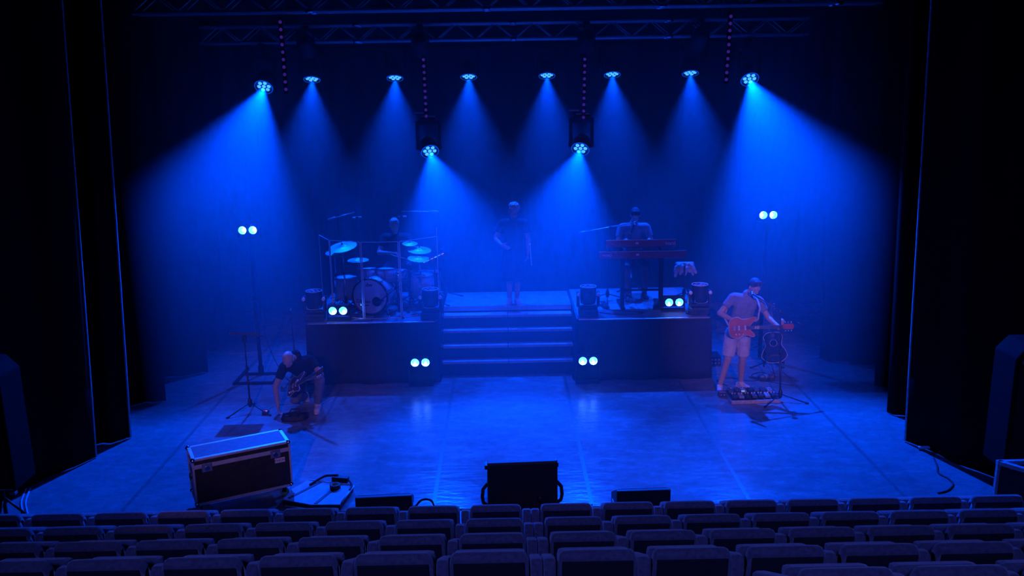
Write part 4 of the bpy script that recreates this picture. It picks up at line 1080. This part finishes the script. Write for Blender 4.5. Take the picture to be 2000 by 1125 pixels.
person('bald person in a black T-shirt and jeans crouching to reach the floor', (-2.98, 12.15, 0), dict(
    head=(-3.10, 11.80, .865), face=(-.12, -.72, -.68), up=(-.1, -.6, .8), neck=(-3.03, 11.97, .885),
    sh_l=(-3.215, 11.97, .70), sh_r=(-2.84, 12.02, .785), el_l=(-3.345, 11.92, .42), wr_l=(-3.33, 11.92, .125), hand_l=(.15, -.1, -.9), palm_l=(.9, 0, .1),
    el_r=(-2.665, 11.88, .60), wr_r=(-2.875, 11.74, .575), hand_r=(-.9, -.2, .0), palm_r=(.1, .2, -1),
    hip_l=(-3.06, 12.42, .40), hip_r=(-2.88, 12.42, .42), kn_l=(-3.09, 11.98, .20), kn_r=(-2.70, 11.90, .50), an_l=(-3.03, 12.36, .12), an_r=(-2.785, 12.05, .10),
    toe_l=(.05, .35, -1), toe_r=(.08, -1, 0)),
    dict(shirt=('black_tshirt', (.016, .016, .018)), legs=('blue_jeans', (.17, .18, .24), 'long'), shoe=WHITE_SHOE, curl_l=.8, curl_r=.8, hem=.05, down_l=(0, .02, -.01)))

# ------------------------------------------------------------------ guitars
def spline(ctrl, k=6):
    out = []; n = len(ctrl)
    for i in range(n):
        p0, p1, p2, p3 = [V((*ctrl[(i + j) % n], 0)) for j in (-1, 0, 1, 2)]
        for j in range(k):
            u = j / k; v = .5 * (2 * p1 + (p2 - p0) * u + (2 * p0 - 5 * p1 + 4 * p2 - p3) * u * u + (3 * p1 - p0 - 3 * p2 + p3) * u ** 3); out.append((v.x, v.y))
    return out
ELEC = [(-.20, 0), (-.175, .115), (-.08, .16), (.0, .125), (.08, .135), (.175, .155), (.19, .12), (.125, .06), (.10, .025), (.10, -.025), (.12, -.05), (.165, -.105), (.145, -.135), (.08, -.115), (0, -.112), (-.08, -.15), (-.175, -.115)]
ACOU = [(-.26, 0), (-.245, .11), (-.16, .195), (-.06, .17), (.02, .125), (.10, .135), (.17, .145), (.225, .09), (.235, 0), (.225, -.09), (.17, -.145), (.10, -.135), (.02, -.125), (-.06, -.17), (-.16, -.195), (-.245, -.11)]
def guitar(name, label, origin, xax, zax, kind, bodym, topm, cat='guitar'):
    x = V(xax).normalized(); z = V(zax); z = (z - x * z.dot(x)).normalized(); y = z.cross(x)
    M = Matrix((x, y, z)).transposed().to_4x4(); M.translation = V(origin)
    t = thing(name, label, cat); t.matrix_world = M
    ac = kind == 'acoustic'; th = .10 if ac else .042
    out = spline(ACOU if ac else ELEC)
    MB().prism(out, th).build('body', bodym, t, .006)
    MB().prism([(p[0] * .975, p[1] * .97) for p in out], .004, None, (0, 0, th / 2 + .001)).build('top', topm, t)
    MB().tube([(p[0], p[1], th / 2) for p in out], .004 if ac else .003, 6, True).build('binding', mat('binding_cream', (.75, .72, .65), .4), t)
    nl = .34 if ac else .47; x0 = .22 if ac else .09; n0 = th / 2
    MB().box((x0 + nl / 2, 0, n0 - .004), (nl, .048, .022), None, .006).build('neck', mat('neck_maple', (.40, .24, .13), .4), t)
    fb = MB().box((x0 + nl / 2 - .03, 0, n0 + .010), (nl + .06, .05, .006)).build('fretboard', mat('fretboard_dark', (.04, .025, .02), .5), t)
    for k in range(12): MB().box((x0 + nl * (1 - .94 ** (k + 1)) * 1.75, 0, n0 + .0137), (.002, .048, .002)).build('fret', STEEL, fb) if x0 + nl * (1 - .94 ** (k + 1)) * 1.75 < x0 + nl else None
    hp = [(0, -.024), (0, .024), (.03, .036), (.15, .042), (.17, .0), (.15, -.042), (.03, -.036)]
    hs = MB().prism(hp, .016, None, (x0 + nl, 0, n0 - .006)).build('headstock', bodym if not ac else topm, t, .003)
    for s in (-1, 1):
        for k in range(3):
            MB().cyl((x0 + nl + .045 + k * .042, s * .036, n0 - .006), (x0 + nl + .045 + k * .042, s * .058, n0 - .006), .004, n=6).build('tuner', STEEL, hs)
            MB().ball((x0 + nl + .045 + k * .042, s * .062, n0 - .006), (.006, .009, .008), 8, 6).build('tuner_button', mat('tuner_white', (.7, .68, .64), .4), hs)
    br = -.12 if not ac else -.14
    for k in range(6): MB().cyl((br, -.0175 + k * .007, th / 2 + .013), (x0 + nl + .02, -.0175 + k * .007, n0 + .017), .0011, n=5).build('string', STEEL, t)
    if ac:
        MB().lathe([(.05, 0), (0, .0)], (.06, 0, th / 2 + .0045), (0, 0, 1), 24).build('sound_hole', mat('port_dark', (0, 0, 0)), t)
        MB().tube([(.06 + math.cos(2 * PI * i / 24) * .055, math.sin(2 * PI * i / 24) * .055, th / 2 + .004) for i in range(24)], .003, 5, True).build('rosette', mat('binding_cream', (0, 0, 0)), t)
        MB().box((br, 0, th / 2 + .008), (.025, .13, .01), None, .003).build('bridge', mat('fretboard_dark', (0, 0, 0)), t)
    else:
        for xx in (-.055, .035): MB().box((xx, 0, th / 2 + .008), (.026, .066, .012), None, .003).build('pickup', mat('pickup_cream', (.7, .66, .6), .4), t)
        MB().box((br, 0, th / 2 + .008), (.03, .08, .012), None, .003).build('bridge', STEEL, t)
        for k in range(3): MB().lathe([(.013, 0), (.011, .018), (0, .018)], (-.10 + k * .05, -.095 + abs(k - 1) * .0, th / 2 + .003), (0, 0, 1), 12).build('knob', mat('knob_pale', (.7, .6, .5), .3), t)
        MB().cyl((br + .01, -.04, th / 2 + .015), (br + .12, -.075, th / 2 + .03), .003, n=6).build('tremolo_arm', STEEL, t)
    return t
REDG = mat('guitar_red', (.42, .045, .03), .25, var=.25, vscale=9, coat=.6)
guitar('electric_guitar', 'glossy red electric guitar held by the standing player', (3.445, 12.215, 1.09), (1, -.12, .05), (.05, -1, .18), 'electric', REDG, mat('guitar_red_top', (.5, .08, .035), .22, var=.3, vscale=7, coat=.6))
def strap():
    pts = [(3.26, 12.26, 1.10), (3.22, 12.42, 1.20), (3.36, 12.64, 1.40), (3.56, 12.60, 1.50), (3.66, 12.46, 1.515), (3.69, 12.36, 1.46), (3.70, 12.27, 1.36), (3.66, 12.20, 1.22), (3.62, 12.19, 1.19)]
    t = thing('guitar_strap', 'pale strap of the red electric guitar over the shoulder', 'strap', (3.44, 12.4, 1.3))
    P = [V(p) - V((3.44, 12.4, 1.3)) for p in pts]; MB().tube(P, .016, 6).build('webbing', mat('strap_pale', (.42, .42, .45), .7), t)
    for p in (P[0], P[-1]): MB().ball(p, (.014, .012, .016), 8, 6).build('end_button', STEEL, t)
strap()
guitar('acoustic_guitar', 'dark acoustic guitar with a pale edge upright on its stand', (4.25, 13.28, .47), (-.10, .13, 1), (-.15, -1, .12), 'acoustic', mat('acoustic_side', (.02, .018, .018), .25), mat('acoustic_top', (.022, .02, .02), .18, coat=.6))
def guitar_stand():
    t = thing('guitar_stand', 'chrome-footed stand holding the dark acoustic guitar', 'stand', (4.26, 13.42, 0)); tripod(t, r=.3, rot=.5, hub=.16)
    MB().cyl((0, 0, .1), (-.03, .06, .9), .012).build('post', STEEL, t); MB().cyl((-.14, -.02, .20), (.14, -.02, .20), .01).build('cradle_bar', BLACKMET, t)
    for s in (-1, 1): MB().tube([(s * .14, -.02, .20), (s * .15, -.14, .195), (s * .15, -.22, .20), (s * .15, -.22, .25)], .010, 8).build('cradle_arm', RUBBER, t)
    MB().tube([(-.03, .06, .9), (-.08, -.02, .92), (-.08, -.08, .92)], .008, 8).build('neck_rest', RUBBER, t)
guitar_stand()
bassm = mat('bass_body_dark', (.06, .02, .02), .3, coat=.5)
guitar('bass_guitar', 'dark bass guitar hanging low in front of the crouching player', (-2.99, 11.72, .50), (.42, -.35, .30), (-.3, -.7, .75), 'electric', bassm, mat('bass_top_dark', (.10, .03, .03), .3, coat=.5))
mic_stand('stand with a long boom reaching up to the guitar player', (4.0, 12.05, 0), (3.96, 12.12, 1.345), ((4.33, 12.16, 1.10), (3.57, 12.18, 1.60)), rot=-.35, r=.38)
microphone('vocal microphone at the guitar player\'s mouth', (3.555, 12.19, 1.61), (-.25, .5, .15))
def pedalboard():
    t = thing('pedalboard', 'flat pale-edged pedalboard full of effect pedals in front of the guitar player', 'pedalboard', (3.62, 12.2, 0), .03)
    MB().box((0, 0, .03), (.72, .44, .05), Matrix.Rotation(.05, 3, 'X'), .008).build('board', BLACK, t)
    PE = mat('pale_edge', (.55, .48, .50), .5)
    MB().box((0, -.222, .03), (.72, .014, .055), None, .003).build('front_edge', PE, t); MB().box((0, .222, .042), (.72, .014, .055), None, .003).build('rear_edge', PE, t)
    for s in (-1, 1): MB().box((s * .362, 0, .036), (.012, .45, .055), None, .003).build('side_edge', ALU, t)
    cols = [(.05, .05, .06), (.10, .10, .11), (.03, .03, .04), (.3, .3, .33)]
    for r in range(2):
        for k in range(7):
            x = -.29 + k * .097; y = -.10 + r * .20; z = .066 + (.01 if r else 0)
            p = MB().box((x, y, z + .018), (.074, .12, .036), Matrix.Rotation(.06, 3, 'X'), .005).build('pedal', mat('pedal_%d' % ((k * 3 + r) % 4), cols[(k * 3 + r) % 4], .35), t)
            for j in (-1, 1): MB().cyl((x + j * .02, y + .035, z + .034), (x + j * .02, y + .035, z + .054), .009, n=8).build('knob', STEEL if r else mat('pickup_cream', (0, 0, 0)), p)
            MB().cyl((x, y - .038, z + .03), (x, y - .038, z + .048), .009, n=8).build('foot_switch', STEEL, p)
    MB().box((-.12, .03, .108), (.05, .015, .01)).build('tuner_light', mat('tuner_led', (.2, .3, .3), .3, emit=(.4, .8, 1), estr=.5), t)
pedalboard()
def di_box():
    t = thing('di_box', 'small box with reddish sockets by the guitar player\'s shoe', 'box', (3.205, 12.30, 0))
    MB().box((0, 0, .045), (.11, .10, .085), None, .006).build('case', mat('di_red', (.20, .06, .05), .4), t); MB().box((0, -.052, .045), (.09, .004, .055)).build('face_plate', BLACKMET, t)
    for x in (-.022, .022): MB().cyl((x, -.060, .045), (x, -.05, .045), .014, n=12).build('socket', STEEL, t)
di_box()
cable('floor_cable', 'cable curling behind the guitar player toward the platform', [(3.4, 12.75, .008), (3.3, 13.0, .008), (3.55, 13.12, .008), (3.8, 12.95, .008), (4.05, 13.05, .008), (4.15, 13.3, .008)])
cable('floor_cable', 'cable loops under the dark acoustic guitar', [(4.05, 13.0, .008), (3.9, 13.2, .008), (4.1, 13.35, .012), (4.2, 13.1, .016), (3.95, 12.95, .02), (3.85, 13.15, .012), (4.1, 12.9, .008), (4.4, 12.7, .008)])
def stage_box():
    t = thing('stage_box', 'black connector box on the floor at the side of the keyboard platform', 'box', (3.42, 13.9, 0))
    MB().box((0, 0, .08), (.26, .3, .16), None, .01).build('case', BLACK, t)
    for i in range(4):
        for j in range(2): MB().cyl((-.09 + i * .06, -.152, .05 + j * .06), (-.09 + i * .06, -.165, .05 + j * .06), .016, n=10).build('socket', STEEL, t)
stage_box()
def effects_unit():
    t = thing('effects_unit', 'small silver pedal cluster on the floor below the acoustic guitar', 'pedal', (4.08, 13.0, 0))
    MB().box((0, 0, .03), (.24, .14, .05), None, .006).build('case', BLACK, t)
    for k in range(3): MB().box((-.075 + k * .075, 0, .07), (.06, .11, .035), None, .005).build('pedal', (ALU, mat('pedal_3', (0, 0, 0)), mat('di_red', (0, 0, 0)))[k], t)
effects_unit()
# ------------------------------------------------------------------ front of stage
def shadow_bag():  # dark bag form stands where there is mostly shadow, around real pedals
    t = thing('shadow_bag', 'dark bag form standing for shadow, with pedals, in front of the crouching man', 'bag', (-3.05, 11.70, 0), .1)
    vs = []; nu, nv = 20, 7
    for j in range(nv):
        v = j / (nv - 1)
        for i in range(nu):
            a = 2 * PI * i / nu; r = (1 - .12 * v) * (1 + .05 * math.sin(3 * a + 2 * v) + .04 * math.sin(7 * a)); 
            vs.append((.19 * r * math.copysign(abs(math.cos(a)) ** .6, math.cos(a)), .10 * r * math.copysign(abs(math.sin(a)) ** .6, math.sin(a)), .005 + .075 * v + .008 * math.sin(5 * a) * v))
    fs = [(j * nu + i, j * nu + (i + 1) % nu, (j + 1) * nu + (i + 1) % nu, (j + 1) * nu + i) for j in range(nv - 1) for i in range(nu)] + [tuple(range(nu - 1, -1, -1))]
    o = MB().add(vs, fs, True).build('shadow_cloth', mat('black_nylon', (.014, .014, .016), .6, bump=.3, bscale=80), t); o.modifiers.new('t', 'SOLIDIFY').thickness = .008
    for s in (-1, 1): MB().tube([(-.08, s * .09, .07), (-.05, s * .12, .11), (.05, s * .12, .11), (.08, s * .09, .07)], .009, 6).build('handle', RUBBER, t)
    for k in range(3): MB().box((-.10 + k * .10, .0, .035), (.075, .11, .05), None, .008).build('pedal', mat('pedal_%d' % k, (0, 0, 0)), t)
shadow_bag()
def tuner_pedal():
    t = thing('tuner_pedal', 'small pedal with a pink light left of the crouching man', 'pedal', (-3.52, 11.93, 0))
    MB().box((0, 0, .025), (.08, .12, .05), None, .006).build('case', BLACK, t)
    MB().box((0, -.01, .052), (.05, .03, .004)).build('display', mat('pink_led', (.3, .05, .2), .3, emit=(.8, .1, .6), estr=.6), t)
    MB().cyl((0, -.04, .05), (0, -.04, .066), .01, n=8).build('foot_switch', STEEL, t)
tuner_pedal()
cable('floor_cable', 'thin cable looping around the crouching man', [(-3.55, 12.0, .008), (-3.45, 12.25, .008), (-3.15, 12.32, .008), (-2.85, 12.2, .008), (-2.72, 12.4, .008), (-2.6, 12.6, .008)], .007, mat('grey_cable', (0, 0, 0)))

# ---- wheeled flight case with a hybrid aluminium edge
def flight_case():
    FL, FR, BR = V((-3.44, 8.80, 0)), V((-2.49, 9.28, 0)), V((-2.71, 9.62, 0))
    x = (FR - FL).normalized(); rz = math.atan2(x.y, x.x); w_, d_ = 1.06, .41
    c = FL + Matrix.Rotation(rz, 3, 'Z') @ V((w_ / 2, d_ / 2, 0))
    t = thing('flight_case', 'large wheeled flight case with aluminium edges and a name plate', 'flight case', c, rz)
    z0, z1 = .14, .69; zl = .60; hw, hd = w_ / 2, d_ / 2
    PAN = mat('case_panel_black', (.02, .02, .023), .45, bump=.15, bscale=180); TOPM = mat('case_top_panel', (.10, .10, .105), .6, var=.2); AL = mat('case_aluminium', (.62, .60, .62), .4, .55, var=.1)
    MB().box((0, 0, (z0 + zl) / 2), (w_ - .016, d_ - .016, zl - z0)).build('body', PAN, t)
    lid = MB().box((0, 0, (zl + z1) / 2 + .003), (w_ - .016, d_ - .016, z1 - zl - .008)).build('lid', PAN, t)
    MB().box((0, 0, z1 - .001), (w_ - .06, d_ - .06, .004)).build('lid_panel', TOPM, lid)
    e = .032
    for sy in (-1, 1):
        MB().box((0, sy * (hd - .008), z1 - .012), (w_, .02, .026), None, .004).build('top_edge', AL, lid)
        MB().box((0, sy * (hd - .004), zl - .004), (w_, .012, .046), None, .003).build('lid_rail', AL, t)
        MB().box((0, sy * (hd - .006), z0 + .014), (w_, .016, .03), None, .003).build('bottom_edge', AL, t)
        MB().box((0, sy * (hd - .02), z1 + .001), (w_, .034, .004)).build('top_edge', AL, lid)
    for sx in (-1, 1):
        MB().box((sx * (hw - .008), 0, z1 - .012), (.02, d_, .026), None, .004).build('top_edge', AL, lid)
        MB().box((sx * (hw - .02), 0, z1 + .001), (.034, d_, .004)).build('top_edge', AL, lid)
        MB().box((sx * (hw - .004), 0, zl - .004), (.012, d_, .046), None, .003).build('lid_rail', AL, t)
        MB().box((sx * (hw - .006), 0, z0 + .014), (.016, d_, .03), None, .003).build('bottom_edge', AL, t)
        for sy in (-1, 1):
            MB().box((sx * (hw - .008), sy * (hd - .008), (z0 + z1) / 2), (.022, .022, z1 - z0), None, .004).build('corner_edge', AL, t)
            for z in (z0 + .02, z1 - .015): MB().ball((sx * (hw - .012), sy * (hd - .012), z), .03, 12, 8).build('ball_corner', STEEL, t)
        # recessed handle on each end
        h = MB().box((sx * (hw - .006), 0, .42), (.012, .17, .12), None, .004).build('handle_dish', mat('dish_steel', (.25, .25, .27), .4, .7), t)
        MB().tube([(sx * (hw + .002), -.055, .44), (sx * (hw + .014), -.05, .405), (sx * (hw + .014), .05, .405), (sx * (hw + .002), .055, .44)], .008, 6).build('handle_grip', RUBBER, h)
    for x_ in (-.38, .36):
        l = MB().box((x_, -hd - .003, .575), (.11, .008, .10), None, .003).build('latch', mat('latch_steel', (.5, .5, .53), .35, .9), t)
        MB().cyl((x_, -hd - .006, .565), (x_, -hd - .018, .565), .026, n=14).build('latch_dial', STEEL, l); MB().box((x_, -hd - .02, .565), (.05, .006, .012)).build('latch_wing', STEEL, l)
    pl = MB().box((.405, -hd + .002, .485), (.115, .012, .055), None, .002).build('name_plate', mat('plate_pale', (.62, .55, .62), .5), t)
    text('lettering', 'THON', .046, INK, pl, M4((.405, -hd - .0055, .484), (1, 0, 0), (0, 0, 1)), .0008)
    for k in range(10): MB().ball((-.46 + k * .10, -hd + .006, .175 + .0 * k), .005, 6, 4).build('rivet', STEEL, t)
    for k in range(4): MB().ball((-.3 + k * .2, -hd + .006, .53), .005, 6, 4).build('rivet', STEEL, t)
    for sx in (-1, 1):
        for sy in (-1, 1):
            px, py = sx * (hw - .10), sy * (hd - .09)
            cs = MB().box((px, py, .128), (.10, .09, .012)).build('caster', ALU, t)
            for s in (-1, 1): MB().box((px + .012, py + s * .024, .09), (.05, .005, .07), Matrix.Rotation(.2, 3, 'Y')).build('fork', STEEL, cs)
            MB().lathe([(.02, -.018), (.046, -.017), (.05, -.01), (.05, .01), (.046, .017), (.02, .018)], (px + .02, py, .05), (0, 1, 0), 20).build('wheel', mat('wheel_green', (.06, .30, .22), .4), cs)
flight_case()

# ---- flat padded cover lying on the floor with odds and ends on it
def flat_cover():
    t = thing('padded_cover', 'flat padded case lid lying on the floor beside the flight case', 'case lid', (-2.17, 9.22, 0))
    P = [(-.40, -.20), (.28, -.32), (.36, .17), (.27, .21), (-.22, .34), (-.34, .12)]
    P = [(-.40, -.16), (-.05, -.30), (.28, -.31), (.35, .16), (-.22, .34), (-.36, .10)]
    MB().prism(P, .06, None, (0, 0, .035)).build('padding', mat('dark_foam', (.02, .02, .024), .8), t, .008)
    MB().prism([(p[0] * .985, p[1] * .985) for p in P], .012, None, (0, 0, .071)).build('top_sheet', mat('cover_cloth', (.30, .30, .31), .6, var=.25, vscale=10), t, .004)
    for a, b in (((-.33, -.13), (-.05, .27)), ((.0, -.28), (.18, .20))):
        d = V((b[0] - a[0], b[1] - a[1], 0)); MB().box(((a[0] + b[0]) / 2, (a[1] + b[1]) / 2, .080), (d.length, .035, .006), Matrix.Rotation(math.atan2(d.y, d.x), 3, 'Z')).build('strap', mat('black_nylon', (0, 0, 0)), t)
    CY = mat('edge_trim_pale_green', (.45, .80, .82), .35)
    for a, b in (((.29, -.24), (.355, .15)), ((-.20, .335), (.33, .17))):
        MB().tube([(*a, .078), (*b, .078)], .011, 6).build('edge_trim', CY, t)
    MB().tube([(-.36, -.20, .02), (-.1, -.31, .03), (.15, -.325, .02)], .012, 6).build('torn_edge', mat('pale_cloth', (0, 0, 0)), t)
flat_cover()
def tape_roll():
    t = thing('tape_roll', 'black roll of gaffer tape on the padded case lid', 'tape roll', (-2.02, 9.32, .082))
    MB().lathe([(.04, 0), (.062, 0), (.062, .045), (.04, .045), (.04, 0)], n=24, capends=False).build('tape', BLACK, t); MB().lathe([(.036, .002), (.04, .002), (.04, .044), (.036, .044), (.036, .002)], n=24, capends=False).build('core', mat('cardboard', (.35, .27, .18), .9), t)
tape_roll()
def small_box():
    t = thing('adapter_box', 'small ridged adapter on the far edge of the padded case lid', 'adapter', (-1.99, 9.50, .072), -.25)
    MB().box((0, 0, .035), (.20, .07, .065), None, .008).build('case', BLACK, t)
    for k in range(6): MB().box((-.075 + k * .03, -.037, .035), (.012, .006, .05)).build('rib', RUBBER, t)
small_box()
cable('floor_cable', 'dark cord draped over the padded case lid', [(-2.33, 9.40, .088), (-2.26, 9.50, .10), (-2.18, 9.56, .12), (-2.10, 9.53, .14), (-2.02, 9.52, .146)], .014)
cable('floor_cable', 'dark cord falling over the right of the padded case lid', [(-1.92, 9.50, .12), (-1.86, 9.42, .10), (-1.83, 9.34, .092), (-1.84, 9.24, .09)], .012)

# ---- monitors along the front edge
GRILLE = mat('speaker_grille', (.012, .012, .014), .7, bump=.5, bscale=500)
def wedge(label, x, y, w_, h_, d_, rz=0.0, big=False):
    t = thing('floor_monitor', label, 'speaker', (x, y, 0), rz, 'black speakers along the stage front')
    poly = [(-d_ / 2, 0), (d_ / 2, 0), (d_ / 2, h_ * .45), (-d_ / 2 + d_ * .12, h_), (-d_ / 2, h_)] if not big else [(-d_ / 2, 0), (d_ / 2, 0), (d_ / 2, h_ * .35), (-d_ / 2 + .05, h_), (-d_ / 2 + .015, h_), (-d_ / 2, h_ * .97)]
    MB().prism(poly, w_, Matrix(((0, 0, 1), (1, 0, 0), (0, 1, 0)))).build('cabinet', BLACK, t, .008)
    for s in (-1, 1):
        if big:
            h = MB().box((s * (w_ / 2 + .012), 0, h_ * .82), (.03, .12, .05), None, .008).build('handle', BLACKMET, t)
            MB().tube([(s * w_ / 2, -.10, h_ * .55), (s * (w_ / 2 + .05), -.10, h_ * .45), (s * (w_ / 2 + .06), -.1, h_ * .3), (s * (w_ / 2 + .05), -.08, h_ * .18), (s * w_ / 2, -.08, h_ * .12)], .02, 8).build('side_grip', RUBBER, t)
        else: MB().box((s * (w_ / 2 + .008), 0, h_ * .35), (.02, .10, .05), None, .006).build('handle', BLACKMET, t)
    if not big:
        MB().box((0, d_ * .06, h_ * .725), (w_ * .92, math.hypot(h_ * .55, d_ * .88) * .92, .01), Matrix.Rotation(-math.atan2(h_ * .55, d_ * .88), 3, 'X')).build('grille', GRILLE, t)
    else:
        MB().box((0, .025, h_ * .675), (w_ * .94, math.hypot(h_ * .65, d_ - .05) * .93, .01), Matrix.Rotation(-math.atan2(h_ * .65, d_ - .05), 3, 'X')).build('grille', GRILLE, t)
    MB().lathe([(.035, 0), (.035, -.004), (.012, -.006), (0, -.006)], (w_ * .25, -d_ / 2, h_ * .3), (0, 1, 0), 14).build('socket_dish', BLACKMET, t)
    return t
wedge('big black wedge monitor at the stage front, middle of the three', .135, 8.92, .76, .63, .42, .045, True)
wedge('low black floor monitor at the stage front, left of the big one', -1.36, 8.75, .60, .34, .40, .06)
wedge('low black floor monitor at the stage front, right of the big one', 1.43, 8.75, .58, .355, .40, .03)
cable('floor_cable', 'cable looping at the left low monitor', [(-1.04, 8.72, .12), (-.96, 8.74, .2), (-.86, 8.76, .18), (-.82, 8.8, .05), (-.80, 8.9, .01), (-.7, 8.95, .01)], .012)
cable('floor_cable', 'cable from the big middle monitor to the right low one', [(.55, 8.85, .01), (.7, 8.72, .01), (.9, 8.68, .01), (1.05, 8.7, .06), (1.13, 8.73, .12)], .014)
cable('floor_cable', 'thin cord snaking forward over the floor at the right', [(5.27, 9.98, .008), (5.2, 9.75, .008), (5.12, 9.55, .008), (5.16, 9.4, .008), (5.14, 9.25, .008), (5.0, 9.1, .008), (4.86, 9.04, .008)], .012)
cable('pale_hose', 'pale hose lying along the foot of the nearest right curtain', [(5.20, 10.25, .03), (5.36, 10.18, .06), (5.52, 10.10, .05), (5.60, 10.12, .13), (5.70, 10.08, .15), (5.80, 9.95, .08)], .022, mat('pale_rubber', (.55, .55, .58), .5), 'hose', None)
for i, dx in enumerate((0, .05)):
    cable('floor_cable', ('outer' if i == 0 else 'inner') + ' of two taped cords at the left front corner of the stage', [(-5.76 + dx, 9.62, .008), (-5.70 + dx, 9.45, .008), (-5.62 + dx, 9.25, .008), (-5.50 + dx, 9.05, .008), (-5.42 + dx, 8.93, .008)], .011, mat('pale_rubber', (0, 0, 0)))

# ---- guard rail at the right
def rail():
    t = thing('guard_rail', 'pale metal guard rail at the right end of the front row', 'railing', (5.2, 7.7, 0))
    W = mat('rail_paint', (.62, .63, .66), .4, .2); A = V((-.32, .30, 0)); z0, z1 = 0, .86
    for p in ((-.32, .30), (.85, .30), (.55, -.75)): MB().box((p[0], p[1], z1 / 2), (.035, .035, z1)).build('post', W, t)
    MB().box((.265, .30, z1), (1.21, .04, .04)).build('top_rail', W, t)
    d = V((.87, -1.05, 0)); MB().box(A + d / 2 + V((0, 0, z1)), (d.length, .05, .04), Matrix.Rotation(math.atan2(d.y, d.x), 3, 'Z')).build('top_rail', W, t)
    MB().box(A + d / 2 + V((0, 0, .45)), (d.length - .04, .012, .74), Matrix.Rotation(math.atan2(d.y, d.x), 3, 'Z')).build('infill_panel', mat('infill_dark', (.03, .03, .035), .5), t)
rail()
# ---- tall loudspeaker columns in the dark at both sides
def column(label, x, y, s):
    t = thing('loudspeaker', label, 'speaker', (x, y, 0), 0, 'dark loudspeakers on stands at the hall sides')
    CAB = mat('cabinet_black', (.010, .010, .011), .9, spec=.1)
    for a in (.5, 2.6, 4.7): MB().cyl((0, 0, .34), (math.cos(a) * .24, math.sin(a) * .24, .01), .013, n=8).build('leg', BLACKMET, t)
    MB().cyl((0, 0, .02), (0, 0, .55), .02).build('stand_pole', BLACKMET, t)
    poly = [(-.27, .50), (.27, .50), (.27, 1.76), (.14, 1.90), (-.27, 1.90)]
    MB().prism(poly if s > 0 else [(-p[0], p[1]) for p in poly], .42, Matrix(((1, 0, 0), (0, 0, -1), (0, 1, 0)))).build('cabinet', CAB, t, .02)
    MB().box((0, -.214, 1.12), (.46, .012, 1.1)).build('grille', GRILLE, t)
    MB().box((.17 * s, -.222, 1.72), (.09, .008, .04)).build('badge', mat('badge_grey', (.35, .33, .36), .4), t)
    MB().box((.24 * s, -.20, .485), (.06, .05, .03)).build('foot_block', mat('badge_grey', (0, 0, 0)), t)
    MB().tube([(-.27, -.215, .53), (.25, -.215, .53)], .006, 6).build('front_bar', ALU, t)
column('dark loudspeaker on a stand at the far left edge', -5.48, 8.72, 1); column('dark loudspeaker on a stand at the far right edge', 5.54, 8.75, -1)
